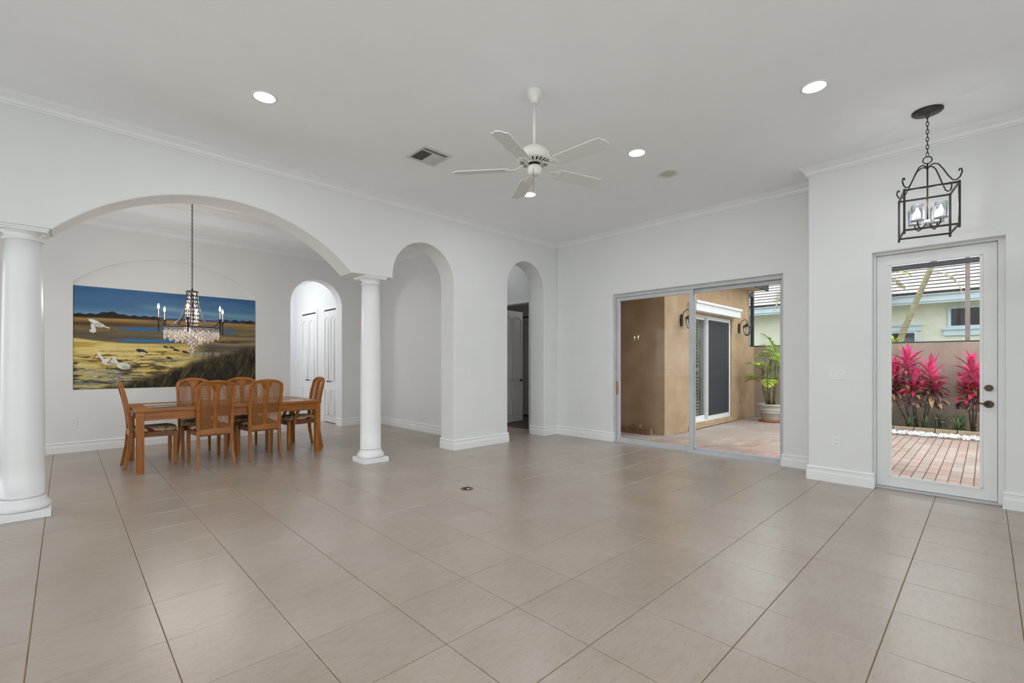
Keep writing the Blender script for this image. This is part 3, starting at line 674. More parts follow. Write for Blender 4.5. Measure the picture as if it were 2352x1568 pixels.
# bedroom slider with shutters
sl = thing('door_7', 'white framed sliding door with shutters and dark insect screen', 'sliding door', (0,0,0), kind='structure')
yb = BY+.04
for a, e in (((OX0,OZ0),(OX0+.03,OZ1)),((OX1-.03,OZ0),(OX1,OZ1)),((OX0+.03,OZ1-.03),(OX1-.03,OZ1)),((OX0+.03,OZ0),(OX1-.03,OZ0+.03))):
    MB().box((a[0],yb,a[1]),(e[0],yb+.10,e[1])).build('frame', M['white_alu'], sl, bevel=.002)
MX = 7.66
def wpanel(x0, x1, y0, dark=False):
    z0, z1 = OZ0+.032, OZ1-.032; s = .055
    for a, e in (((x0,z0),(x0+s,z1)),((x1-s,z0),(x1,z1)),((x0+s,z1-s),(x1-s,z1)),((x0+s,z0),(x1-s,z0+.085))):
        MB().box((a[0],y0,a[1]),(e[0],y0+.035,e[1])).build('stile', M['white_alu'], sl, bevel=.002)
    MB().box((x0+s,y0+.014,z0+.085),(x1-s,y0+.018,z1-s)).build('pane', M['glass'], sl)
wpanel(OX0+.032, MX+.03, yb+.045)
wpanel(MX-.03, OX1-.032, yb+.005)
MB().box((MX+.03,yb-.006,OZ0+.1),(OX1-.10,yb-.004,OZ1-.08)).build('insect_screen', M['screen'], sl)
for a, e in (((MX-.01,OZ0+.03),(MX+.03,OZ1-.03)),((OX1-.10,OZ0+.03),(OX1-.06,OZ1-.03))):
    MB().box((a[0],yb-.012,a[1]),(e[0],yb,e[1])).build('screen_frame', M['white_alu'], sl)
for x0, x1 in ((OX0+.05,7.64),(7.70,OX1-.05)):
    shp = thing('shutter_panel', None, None); shp.parent = sl
    for a, e in (((x0,OZ0+.06),(x0+.05,OZ1-.06)),((x1-.05,OZ0+.06),(x1,OZ1-.06)),((x0+.05,OZ1-.14),(x1-.05,OZ1-.06)),((x0+.05,OZ0+.06),(x1-.05,OZ0+.16)),((x0+.05,1.12),(x1-.05,1.2))):
        MB().box((a[0],yb+.16,a[1]),(e[0],yb+.19,e[1])).build('shutter_frame', M['shutter'], shp)
    z = OZ0+.20
    sl_me = MB().prism([(-.03,-.012),(-.028,-.016),(.03,.012),(.028,.016)], lambda p:(-(x1-x0)/2+.05,p[0],p[1]), lambda p:((x1-x0)/2-.05,p[0],p[1])).mesh('slat'); sl_me.materials.append(M['shutter'])
    while z < OZ1-.16:
        if not 1.09 < z < 1.23:
            o = bpy.data.objects.new('slat', sl_me); C.objects.link(o); o.location = ((x0+x1)/2, yb+.175, z); o.parent = shp
        z += .068
# header canopy over it
hc = thing('shutter_housing', 'white roll shutter housing above the shuttered sliding door', 'shutter box', ((OX0+OX1)/2+.02, BY, 2.33))
MB().box((-1.17,-.16,0),(1.17,0,.15)).build('housing', M['white_alu'], hc, bevel=.004)
MB().box((-1.20,-.19,.15),(1.20,0,.20)).build('cap', M['white_alu'], hc, bevel=.004)
# sconces
def sconce(x, label):
    t = thing('wall_sconce', label, 'sconce', (x, BY, 2.12), group='black coach lanterns on the tan stucco wall')
    MB().tube([(0,0,0),(0,-.02,0)],.055,16,smooth=False).box((-.035,-.03,-.11),(.035,0,.11)).build('backplate', M['iron'], t)
    MB().tube([(0,-.02,.06),(0,-.06,.16),(0,-.13,.205),(0,-.19,.17),(0,-.19,.11)],.008,8).build('arm', M['iron'], t)
    MB().lathe([(.012,.11),(.03,.10),(.085,.05),(.10,.035),(.10,.028),(.0,.028)],(0,-.19,0),16).build('roof_cap', M['iron'], t)
    for k in range(6):
        a = 2*PI*k/6; c, s = math.cos(a), math.sin(a)
        MB().tube([(.085*c,-.19+.085*s,.03),(.078*c,-.19+.078*s,-.06),(.05*c,-.19+.05*s,-.15)],.006,6).build('cage_bar', M['iron'], t)
    MB().lathe([(.078,.03),(.072,-.06),(.046,-.15)],(0,-.19,0),18,caps=False).build('globe', M['lamp_glass'], t)
    MB().lathe([(.056,-.15),(.056,-.16),(.02,-.175),(.006,-.19)],(0,-.19,0),14).build('base_cup', M['iron'], t)
    return t
sconce(6.36, 'black coach lantern sconce on the alcove side of the shuttered slider')
sconce(9.34, 'black coach lantern sconce on the potted palm side of shuttered slider')
vb = thing('outlet_box', 'small tan outlet box low on the stucco wall by the palm', 'outlet', (9.50, BY, .45))
MB().box((-.06,-.055,-.07),(.06,0,.07)).build('cover', M['stucco'], vb, bevel=.006); MB().box((-.066,-.06,.05),(.066,0,.08)).build('hood', M['stucco'], vb, bevel=.004)
# perimeter wall, bed, screen cage
PX = 10.40; PZ = 1.71
struct(MB().box((PX,-5,-.16),(PX+.2,BY+.2,PZ)).build('wall_garden', M['stucco_pink']), 'low rose tan garden wall behind the pink plants', 'wall')
struct(MB().box((10.02,BY-.0,-.16),(PX,BY+.18,PZ)).build('wall_garden_end', M['stucco']), 'low tan garden wall joining the bedroom wing', 'wall')
cage = thing('screen_cage', 'dark bronze pool cage frame standing on the garden wall', 'screen enclosure', (PX+.1, 0, PZ))
def cbeam(a, e, m='bronze_frame', nm='beam'): MB().box(a,e).build(nm, M[m], cage)
cbeam((-.06,-4.9,0),(.06,2.95,.03)); cbeam((-.05,-4.9,3.25-PZ),(.05,2.935,3.345-PZ))
for y, m in ((-3.2,'brown_frame'),(-1.01,'brown_frame'),(.98,'brown_frame'),(2.90,'bronze_frame')): cbeam((-.035,y-.035,.03),(.035,y+.035,3.25-PZ), m, 'post')
cbeam((-.035,-1.045,3.345-PZ),(.035,-.975,4.6-PZ),'brown_frame','post')
cbeam((-.33,2.865,2.98-PZ),(-.035,2.935,3.07-PZ)); cbeam((-.42,2.855,0),(-.33,2.945,3.088-PZ),'bronze_frame','post')
bed = struct(MB().box((9.72,-5,-.16),(PX,1.02,.0)).build('garden_bed', M['soil']), 'mulched planting bed along the garden wall', 'garden bed')
def edge_stone(k, y, L, dx_):
    o = MB().box((-.045,-L/2+.006,0),(.045,L/2-.006,.085)).build('edging_stone', M['edging'], loc=(9.66+dx_, y, -.03), bevel=.008); o.rotation_euler = (0,0,random.uniform(-.03,.03))
    tag(o, 'tan concrete edging block in the row bordering the planting bed', 'edging stone', 'edging blocks along the planting bed')
y = -2.1
for k in range(10):
    edge_stone(k, y+.15, .30, random.uniform(-.01,.01)); y += .302
pb = MB(); rnd = random.Random(3)
for k in range(2000):
    x, y = rnd.uniform(9.085,9.578), rnd.uniform(-2.3,.98); s = rnd.uniform(.014,.03); z = ZP+rnd.uniform(-.01,.02)
    p = [Vector((rnd.uniform(.6,1)*s*a, rnd.uniform(.6,1)*s*b_, rnd.uniform(.5,.8)*s*c)) for a,b_,c in ((1,0,0),(-1,0,0),(0,1,0),(0,-1,0),(0,0,1),(0,0,-1))]
    an = rnd.uniform(0,PI); ca, sa = math.cos(an), math.sin(an)
    pb.add([(x+q.x*ca-q.y*sa, y+q.x*sa+q.y*ca, z+q.z) for q in p], [(0,2,4),(2,1,4),(1,3,4),(3,0,4),(2,0,5),(1,2,5),(3,1,5),(0,3,5)])
tag(pb.build('marble_chips', M['pebble']), 'strip of white marble chips between pavers and edging', 'gravel', kind='stuff')
struct(MB().box((9.05,-2.4,-.16),(9.62,1.02,ZP-.015)).build('gravel_bed', M['sand']), 'sandy base below the white marble chips', 'gravel bed')

# ---- plants
def blade(mb, base, dirv, L, W, droop, n=6, fold=.25, up=Vector((0,0,1)), zmin=-9):
    d = Vector(dirv).normalized(); side = d.cross(up)
    if side.length < 1e-3: side = Vector((1,0,0))
    side.normalize(); p = Vector(base); rings = []
    for k in range(n+1):
        u = k/n; w = W*(math.sin(PI*min(1,(u*.88+.10)))**.8)*(1 if u < .98 else .1)
        nrm = side.cross(d).normalized()
        rings.append((p+side*w/2+nrm*w*fold, p.copy(), p-side*w/2+nrm*w*fold))
        d = (d+Vector((0,0,-droop/n))).normalized()
        if p.z+d.z*(L/n) < zmin: d.z = max(0.0, (zmin-p.z)/(L/n)); d.normalize()
        p = p+d*(L/n)
    vs_ = [q for r in rings for q in r]; fs = []
    for k in range(n):
        for c in (0,1): fs.append((k*3+c,k*3+c+1,k*3+4+c,k*3+3+c))
    mb.add(vs_, fs, True)
def cordyline(label, loc, heads, seed, y0, y1):
    t = thing('cordyline', label, 'plant', loc, group='pink cordylines against the garden wall'); r = random.Random(seed)
    for (hx,hy,hz,sc,nl) in heads:
        MB().tube([(hx*.25,hy*.25,-.02),(hx*.6,hy*.6,hz*.5),(hx,hy,hz)], .016, 8, r1=.011).build('stem', M['stem'], t)
        for k in range(nl):
            a = k*2.399+r.uniform(-.3,.3); u = k/nl          # u: 0 young top leaf, 1 old low leaf
            el = math.radians(80-105*u+r.uniform(-18,18)); L = sc*(.25+.14*math.sin(PI*min(1,u+.25))+r.uniform(-.06,.06)); W = sc*(.055+.025*r.random())
            z = max(.47, hz+.06*sc-.40*sc*u)
            m = 'cordy_pink' if u < .42 else ('cordy_red' if u < .62 else ('cordy_dark' if u < .88 or r.random() < .4 else 'cordy_tan'))
            if u > .5 and r.random() < .14: m = 'cordy_tan'
            mb = MB(); blade(mb, (0,0,0), (math.cos(a)*math.cos(el),math.sin(a)*math.cos(el),math.sin(el)), L, W, .5+.8*u, 6, zmin=.40-z)
            for _q in range(14):
                if all(y0 < loc[1]+hy*.98+p_[1] < y1 and loc[0]+hx*.98+p_[0] < 10.39 for p_ in mb.v): break
                L *= .86; mb = MB(); blade(mb, (0,0,0), (math.cos(a)*math.cos(el),math.sin(a)*math.cos(el),math.sin(el)), L, W, .5+.8*u, 6, zmin=.40-z)
            mb.build('leaf', M[m], t, loc=(hx*.98, hy*.98, z))
    return t
cordyline('large pink and maroon cordyline with several leaf heads', (10.0,-.33,0), [(-.05,.16,1.26,1.0,50),(-.1,-.20,1.04,1.05,52),(0,.36,1.04,1.0,48),(-.12,.06,.88,1.05,50),(-.06,-.26,.80,.9,40),(-.1,.50,.92,1.0,44)], 5, -.80, .9)
cordyline('smaller pink cordyline with a dark lower skirt of leaves', (10.05,-1.10,0), [(0,.02,1.14,1.0,52),(-.1,-.06,.90,1.05,50),(.0,.10,.78,.95,42)], 9, -1.7, -.81)
def tuft(name, label, cat, loc, n, L, W, mats, seed, group, el0=70, el1=8, droop=.9, box=None):
    t = thing(name, label, cat, loc, group=group); r = random.Random(seed)
    MB().tube([(0,0,-.02),(0,0,.08)], .012, 6).build('stem', M['stem'], t)
    for k in range(n):
        a = k*2.399; u = k/n; el = math.radians(el0+(el1-el0)*u)
        lz = .02+.10*(1-u)*r.random(); Lk = L*r.uniform(.7,1.1)
        for _q in range(20):
            mb = MB(); blade(mb, (0,0,0), (math.cos(a)*math.cos(el),math.sin(a)*math.cos(el),math.sin(el)), Lk, W, droop*u+.2, 5, zmin=(.012-lz if box else -9))
            if not box or all(box[0] < loc[0]+p_[0] < box[1] and box[2] < loc[1]+p_[1] < box[3] and lz+p_[2] < .385 for p_ in mb.v): break
            Lk *= .88
        mb.build('leaf', M[mats[k % len(mats)]], t, loc=(0,0,lz))
    return t
FR, BK = (9.715,9.915), (10.03,10.39)
for k, (x,y,n,L,mm,row,y0,y1,tl) in enumerate(((9.84,.12,52,.38,['leaf_green'],FR,-.05,.30,'bright green strappy plant at the foot of the large cordyline'),
    (9.84,-.20,48,.36,['leaf_green','leaf_olive'],FR,-.345,-.055,'green and olive strappy plant beside the thick cordyline stems'),
    (9.84,-.455,44,.34,['leaf_olive','leaf_green'],FR,-.555,-.35,'narrow olive and green strappy plant before the large cordyline'),
    (9.84,-.90,54,.38,['leaf_green','leaf_olive'],FR,-1.075,-.735,'low green plant beside the pale pink flowers'),
    (10.20,-.95,48,.38,['leaf_green'],BK,-1.01,-.80,'deep green strappy plant behind the smaller cordyline stems'),
    (9.84,-1.25,48,.36,['leaf_olive','cordy_tan'],FR,-1.42,-1.08,'olive plant with tan dry leaves beyond the smaller cordyline'),
    (9.84,.48,46,.36,['leaf_green'],FR,.305,.66,'green strappy plant at the door-hinge end of the bed'),
    (10.20,-.64,50,.38,['leaf_olive'],BK,-.79,-.49,'olive strappy plant close against the garden wall'))):
    tuft('border_plant', tl, 'plant', (x,y,0), n, L, .026, mm, 20+k, 'low green border plants', box=(row[0],row[1],y0,y1))
for k, (x,y,z) in enumerate(((9.80,-.605,.24),(9.79,-.690,.18))):
    f = thing('pink_flower', 'small pale pink flower among the low green plants', 'flower', (x,y,0), group='pale pink flowers in the border')
    MB().tube([(0,0,0),(0,0,z)],.004,6).build('stalk', M['leaf_green'], f)
    for q in range(5):
        a = q*2*PI/5; mb = MB(); blade(mb,(0,0,0),(math.cos(a),math.sin(a),.35),.04,.035,.4,4,fold=.05); mb.build('petal', M['petal'], f, loc=(0,0,z))
def frond_mesh(L, nl, lw, ll, droop, el, r):
    """rachis and leaflets in one mesh pair, growing along +x"""
    d = Vector((math.cos(el),0,math.sin(el))); p = Vector((0,0,0)); pts = [p.copy()]; n = 12
    for k in range(n):
        d = (d+Vector((0,0,-droop/n))).normalized(); p = p+d*(L/n); pts.append(p.copy())
    ra = MB().tube(pts, .010*L+.002, 6, r1=.002); lf_ = MB()
    for k in range(nl):
        u = .18+.80*k/nl; q = u*n; i = int(q); f = q-i
        b0 = pts[i]*(1-f)+pts[min(i+1,n)]*f; dd = (pts[min(i+1,n)]-pts[i]).normalized()
        w = math.sin(PI*min(1,u*.75+.22))
        for s in (-1,1):
            v = dd*.75+Vector((0,s,0))*.85+Vector((0,0,r.uniform(.0,.35)))
            blade(lf_, b0, v, ll*w*r.uniform(.85,1.1), lw, .7, 3, fold=.15)
    return ra, lf_
# potted areca palm
pt = thing('potted_palm', 'yellow green areca palm in a grey stone pot with saucer', 'potted plant', (9.36,2.13,ZP))
MB().lathe([(.20,0),(.235,.005),(.245,.03),(.235,.04),(.0,.04)],n=28).build('saucer', M['terracotta'], pt)
MB().lathe([(.165,.04),(.175,.06),(.225,.20),(.236,.205),(.239,.22),(.232,.226),(.243,.255),(.252,.26),(.254,.275),(.247,.28),(.258,.35),(.285,.362),(.292,.385),(.288,.408),(.262,.408),(.258,.37),(.0,.37)],n=40).build('pot', M['pot'], pt)
MB().lathe([(.257,.372),(.20,.385),(.0,.39)],n=24).build('soil', M['soil'], pt)
r = random.Random(11)
stems = [(-.08,.09,.72),(.02,.02,.98),(.07,-.06,1.12),(-.02,-.12,.86),(.1,.09,.6),(-.12,-.03,.52),(.0,.13,.44)]
for k, (x,y,h) in enumerate(stems):
    MB().tube([(x*.6,y*.6,.37),(x,y,.37+h*.5),(x*1.35,y*1.35,.37+h)], .024, 8, r1=.014).build('stem', M['cane_stem'], pt)
    nf = 4 if h > .7 else 3
    for q in range(nf):
        a = q*2*PI/nf+k*1.1+r.uniform(-.4,.4); el = math.radians(r.uniform(35,70)) if q else math.radians(78)
        ra, lv = frond_mesh(.50+.22*r.random(), 20, .020, .24, 1.7, el, r)
        fr = ra.build('frond', M['cane_stem'], pt, loc=(x*1.35,y*1.35,.37+h)); fr.rotation_euler = (0,0,a)
        lv.build('leaflets', M['palm_gold' if (h < .6 and q % 2) else 'palm_lime'], fr)['kind'] = 'stuff'
# leaning palm tree and broken fronds beyond the wall
def palm_tree(label, loc, top, tr, nf, L, mats, seed, els, mid=None):
    t = thing('palm_tree', label, 'tree', loc, group='palm trees beyond the garden wall'); r = random.Random(seed)
    tp = Vector(top)-Vector(loc); mdp = Vector(mid)-Vector(loc) if mid else tp*.5
    MB().tube([(0,0,0), mdp*.5, mdp, (mdp+tp)*.5, tp], tr, 10, r1=tr*.6).build('trunk', M['trunk'], t)
    for q in range(nf):
        a = q*2*PI/nf+r.uniform(-.3,.3); el = math.radians(r.uniform(*els))
        ra, lv = frond_mesh(L*r.uniform(.8,1.15), 30, .015, .40, 2.2, el, r)
        fr = ra.build('frond', M['trunk'], t, loc=tuple(tp)); fr.rotation_euler = (0,0,a)
        lv.build('leaflets', M[mats[q % len(mats)]], fr)['kind'] = 'stuff'
    return t
palm_tree('leaning palm tree with olive and dry drooping fronds', (11.9,.53,-.16), (12.05,-.90,5.0), .08, 12, 1.6, ['palm_olive','palm_dry','palm_olive'], 31, (0,55), mid=(11.95,.10,2.0))
_r = random.Random(77); _ra, _lv = frond_mesh(.95, 26, .015, .30, 3.2, math.radians(40), _r)
_fr = _ra.build('frond', M['palm_dry'], bpy.data.objects['palm_tree'], loc=(.09,-.83,3.46)); _fr.rotation_euler = (0,0,-PI/2)
_lv.build('leaflets', M['palm_dry'], _fr)['kind'] = 'stuff'
palm_tree('upright palm tree with grey trunk beside the leaning palm', (12.4,.66,-.16), (12.50,.66,3.30), .07, 8, .75, ['palm_olive','palm_dry'], 37, (0,65))
palm_tree('bare palm with grey weathered fronds beyond the screen frame', (12.1,2.2,-.16), (11.9,1.95,3.35), .06, 11, 1.2, ['palm_dry'], 43, (-30,50))
tuft('leafy_shrub', 'bright green shrub top showing above the garden wall', 'shrub', (10.95,.18,1.55), 40, .34, .07, ['palm_lime'], 61, None, 75, -10, 1.0)
MB().tube([(10.95,.18,-.16),(10.95,.18,1.58)],.02,8).build('trunk_stem', M['stem'], bpy.data.objects['leafy_shrub'], loc=(-10.95,-.18,-1.55))

# ---- neighbour house
nh = thing('neighbour_house', 'cream neighbouring house with white tiled roof and dark windows', 'house', (13.6,0,-.16))
MB().box((0,-7,0),(4,12,3.0)).build('wall', M['cream'], nh)
MB().box((-.50,-7.3,2.98),(-.44,12.3,3.13)).build('fascia', M['fascia'], nh); MB().box((-.47,-7.3,2.93),(-.42,12.3,2.99)).box((-.56,-7.3,3.13),(-.44,12.3,3.20)).build('gutter', M['fascia'], nh)
MB().box((-.44,-7.3,2.96),(0,12.3,3.0)).build('soffit', M['cream'], nh)
sl_a = math.radians(24); cL = .30
rf = MB().prism([(-.5,3.16),(5.5,3.16+6*math.tan(sl_a)),(5.5,3.0)], lambda p:(p[0],-7.3,p[1]), lambda p:(p[0],12.3,p[1])).build('roof', M['roof_joint_shade'], nh)
rc_me = MB().prism([(0,.0),(0,.045),(cL+.03,.012),(cL+.03,-.005)], lambda p:(p[0],-9.8,p[1]), lambda p:(p[0],9.8,p[1])).mesh('tile_course'); rc_me.materials.append(M['roof'])
for k in range(20):
    s = k*cL; o = bpy.data.objects.new('tile_course', rc_me); C.objects.link(o); o.parent = rf
    o.location = (-.56+s*math.cos(sl_a), 2.5, 3.17+s*math.sin(sl_a)+.012); o.rotation_euler = (0,-sl_a,0)
course_shadow_me = MB().box((-.012,-9.8,-.035),(.004,9.8,.040)).mesh('course_shadow'); course_shadow_me.materials.append(M['roof_joint_shade'])  # dark strip painting in the shadow line at each course
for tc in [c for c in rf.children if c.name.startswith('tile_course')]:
    o = bpy.data.objects.new('course_shadow', course_shadow_me); C.objects.link(o); o.parent = rf; o.location = tc.location; o.rotation_euler = tc.rotation_euler
def nwin(y0, y1, z0, z1, sill=True, head=False):
    w_ = MB().box((-.04,y0-.06,z0-.05),(0,y0,z1+.05)).box((-.04,y1,z0-.05),(0,y1+.06,z1+.05)).box((-.04,y0,z1),(0,y1,z1+.05)).box((-.04,y0,z0-.05),(0,y1,z0)).build('window', M['fascia'], nh)
    MB().box((-.015,y0,z0),(0.01,y1,z1)).build('pane', M['dark_glass'], w_)
    if sill: MB().box((-.10,y0-.16,z0-.10),(0,y1+.16,z0-.05)).box((-.06,y0-.13,z0-.24),(0,y1+.13,z0-.10)).build('sill', M['fascia'], w_)
    if head: MB().box((-.10,y0-.16,z1+.18),(0,y1+.16,z1+.23)).box((-.06,y0-.13,z1+.05),(0,y1+.13,z1+.18)).build('head', M['fascia'], w_)
nwin(-2.0,-.66,2.38,2.80); nwin(.02,.9,.9,2.24,False,True); nwin(4.2,5.4,1.0,2.3)

# loose bricks in the alcove
k = 0
for (x,y,z,a) in ((5.60,3.12,0,.05),(5.60,3.12,.058,.0),(5.60,3.34,0,.0),(5.60,3.34,.058,-.03),(5.60,3.34,.116,.06),(5.60,3.56,0,.02),(5.60,3.56,.058,.0),(5.59,3.80,0,.1),(5.58,4.06,0,.0)):
    o = MB().box((-.05,-.1,0),(.05,.1,.056)).build('loose_brick', M['brick'], loc=(x,y,ZP+z+.001), bevel=.005); o.rotation_euler = (0,0,a)
    tag(o, 'clay brick in the loose stack against the shaded alcove wall', 'brick', 'loose bricks stacked in the alcove')

# ================================================================== PAINTING
def vnoise(u, v, su, sv, seed, octv=4):
    rs_ = np.random.RandomState(seed); tot = np.zeros_like(u); amp = 1.0; norm = 0
    for o in range(octv):
        g = rs_.rand(64,64); x = u*su*(2**o); y = v*sv*(2**o)
        xi, yi = np.floor(x).astype(int), np.floor(y).astype(int); fx, fy = x-xi, y-yi
        fx, fy = fx*fx*(3-2*fx), fy*fy*(3-2*fy)
        a = g[yi%64,xi%64]; b_ = g[yi%64,(xi+1)%64]; c_ = g[(yi+1)%64,xi%64]; d_ = g[(yi+1)%64,(xi+1)%64]
        tot += amp*((a*(1-fx)+b_*fx)*(1-fy)+(c_*(1-fx)+d_*fx)*fy); norm += amp; amp *= .55
    return tot/norm
def paint_colors(u, v):
    """u,v in 0..1, v downwards; returns sRGB 0..255"""
    N = lambda su, sv, s, o=4: vnoise(u, v, su, sv, s, o)
    def mixa(col, new, a): return col*(1-a[:,None])+np.array(new)[None,:]*a[:,None]
    S = lambda e0, e1, x: np.clip((x-e0)/(e1-e0), 0, 1)**2*(3-2*np.clip((x-e0)/(e1-e0), 0, 1))
    n1, n2, n3 = N(3,14,1), N(5,40,2), N(24,60,3)
    hz = .283-.02*u
    col = np.zeros((len(u),3)) + np.array([72,116,158])
    col = mixa(col, (88,132,170), S(.3,.75,n1)*.6)
    cl_ = np.exp(-((v-.185+.02*np.sin(u*5))/.030)**2)*S(.25,.5,u)
    col = mixa(col, (134,170,190), cl_*(.5+.6*n2)); col = mixa(col, (128,162,186), np.exp(-((v-.262)/.03)**2)*.75)
    col = mixa(col, (52,92,140), S(.12,.0,v)*.5)
    below = v > hz
    land = np.zeros_like(col)+np.array([120,104,76])
    land = mixa(land, (156,130,74), S(.4,.7,N(4,50,5)))                              # golden far grass
    d = v-hz
    land = mixa(land, (92,62,40), np.exp(-((d-.075-.01*n1)/.022)**2)*S(.75,.15,u)*.95)
    land = mixa(land, (176,134,66), np.exp(-((d-.035)/.014)**2)*S(.2,.5,N(5,30,6)))
    land = mixa(land, (52,110,164), S(.0,.012,d-.098+.018*np.abs(u-.5))*S(.150,.132,d+.01*n1)*S(.16,.30,u)*S(.93,.80,u)*.95)   # far water
    land = mixa(land, (96,88,74), S(.125,.16,d)*S(.40,.2,d)*.8)
    land = mixa(land, (122,112,92), S(.45,.75,N(5,40,8))*S(.13,.17,d)*.6)
    land = mixa(land, (38,124,190), np.exp(-((d-.238-.012*(u-.35))/.014)**2)*S(.18,.26,u)*S(.56,.48,u)*1.0)   # near water
    edge = .212+.10*u+.02*np.sin(u*7)
    sandm = S(edge, edge+.02, d)*S(.72,.58,u+.25*(N(5,9,9)-.5)+.10*S(.45,.75,d))
    land = mixa(land, (230,208,132), sandm)
    land = mixa(land, (196,166,84), sandm*S(.45,.7,N(6,40,10)))
    strk = S(.60,.72,N(16,70,11))*S(.26,.40,d)*S(.72,.6,d)
    land = mixa(land, (70,56,36), strk*S(.62,.5,u)*.85)
    land = mixa(land, (150,132,96), S(.55,.65,u)*S(.10,.16,d)*S(.50,.40,d)*S(.3,.6,N(6,46,12)))
    land = mixa(land, (96,72,44), S(.58,.68,u)*S(.18,.24,d)*S(.48,.40,d)*S(.55,.7,N(7,36,13)))
    land = mixa(land, (74,76,84), S(.62,.72,u)*np.exp(-((d-.30-.06*(u-.7))/.025)**2)*.8)
    land = mixa(land, (150,156,152), np.exp(-((u-.72)/.13)**2-((d-.375)/.022)**2)*.95)
    land = mixa(land, (156,150,124), np.exp(-((u-.50)/.10)**2-((d-.44)/.018)**2)*.8)
    # marsh water low left
    wl = S(.50,.62,d+.06*n1)*S(.36,.20,u-.10*(d-.5))
    land = mixa(land, (104,116,128), wl*.7); land = mixa(land, (206,188,116), wl*S(.44,.54,N(7,34,14))*.85); land = mixa(land, (214,220,222), wl*S(.68,.76,N(20,60,15))*.8)
    land = mixa(land, (58,50,38), S(.54,.66,N(12,60,16))*S(.34,.5,d)*S(.55,.35,u)*.85)
    # dark grasses lower right
    gl_ = (u-.20)*1.05+(d-.66)*1.9
    grass = S(.0,.18, gl_ + .16*(N(14,6,17)-.5))*S(.36,.46,d+.16*(N(34,4,18)-.5)+.10*S(.5,1,u))
    land = mixa(land, (40,33,28), grass)
    bl = vnoise(u+.18*v, v, 70, 9, 19, 3)
    land = mixa(land, (112,92,54), grass*S(.50,.66,bl)*.6); land = mixa(land, (72,66,44), grass*S(.40,.55,vnoise(u-.25*v, v, 55, 8, 21, 3))*.5)
    land = mixa(land, (150,138,86), grass*S(.70,.78,vnoise(u+.35*v, v, 90, 7, 23, 2))*.55)
    wis = S(.66,.76,vnoise(u+.1*v,v,80,6,25,2))*S(.62,.72,u)*S(.30,.38,d)*S(.5,.44,d); land = mixa(land, (90,74,50), wis*.7)
    col = np.where(below[:,None], land, col)
    tr_ = .012+.030*np.exp(-((u-.17)/.05)**2)+.010*np.sin(u*60)**2
    tm = S(0,.004, v-(hz-tr_))*S(.012,.0,v-hz-.012)*(S(.46,.40,u)+S(.76,.80,u)*(.6+.6*np.sin(u*38)**2))
    col = mixa(col, (38,34,32), np.clip(tm,0,1))
    sea = np.exp(-((v-hz-.004)/.008)**2)*S(.42,.47,u)*S(.95,.88,u); col = mixa(col, (30,66,140), sea)
    # birds
    A = 1500/2415.0
    def ell(cx_, cy_, rx, ry, ang=0.0, soft=.25):
        x, y = u-cx_, (v-cy_)*A; c, s = math.cos(ang), math.sin(ang)
        q = ((x*c+y*s)/rx)**2+((-x*s+y*c)/ry)**2; return S(1+soft,1-soft,q)
    def seg(x0,y0,x1,y1,w):
        px, py = u-x0, (v-y0)*A; bx, by = x1-x0, (y1-y0)*A; h = np.clip((px*bx+py*by)/(bx*bx+by*by),0,1)
        return S(1.3,.7,np.hypot(px-h*bx,py-h*by)/w)
    W_, G_, O_ = (232,232,222), (172,178,172), (176,96,60)
    col = mixa(col, (112,60,50), seg(.165,.40,.200,.445,.0022)+0*u); col = mixa(col, (112,60,50), seg(.095,.445,.110,.480,.0022))
    col = mixa(col, W_, ell(.098,.345,.034,.012,.5)); col = mixa(col, W_, ell(.090,.40,.010,.026,-.25)); col = mixa(col, (204,206,196), ell(.118,.372,.026,.014,.15))
    col = mixa(col, W_, ell(.088,.432,.016,.010,.1)); col = mixa(col, W_, seg(.13,.378,.166,.398,.0035))
    for (x,y,s) in ((.150,.735,1.0),(.222,.775,1.05)):
        col = mixa(col, (120,84,60), seg(x+.006,y+.02,x+.004,y+.085,.0016)); col = mixa(col, (120,84,60), seg(x+.018,y+.02,x+.022,y+.085,.0016))
        col = mixa(col, W_, ell(x+.012,y,.034*s,.020*s,.22)); col = mixa(col, G_, ell(x+.024,y+.016,.022*s,.010*s,.3)*.8)
        col = mixa(col, W_, seg(x-.012,y-.015,x-.034,y-.075,.0062*s)); col = mixa(col, W_, ell(x-.036,y-.080,.011*s,.009*s,.0))
        col = mixa(col, O_, seg(x-.044,y-.078,x-.062,y-.030,.0028))
    for (x,y,s) in ((.322,.620,1.5),(.452,.575,.8),(.486,.580,.8),(.510,.605,.9),(.560,.625,1.0),(.606,.61,.7),(.470,.690,.9)):
        col = mixa(col, (52,50,54), ell(x,y,.017*s,.0075*s,.25)); col = mixa(col, (52,50,54), ell(x+.018*s,y+.012*s,.006*s,.004*s,0))
        if s > 1.2: col = mixa(col, (220,216,204), ell(x+.012,y+.022,.018,.006,.2))
    col = col*(.94+.12*n3[:,None])
    return np.clip(col,0,255)
GU, GV = 430, 270
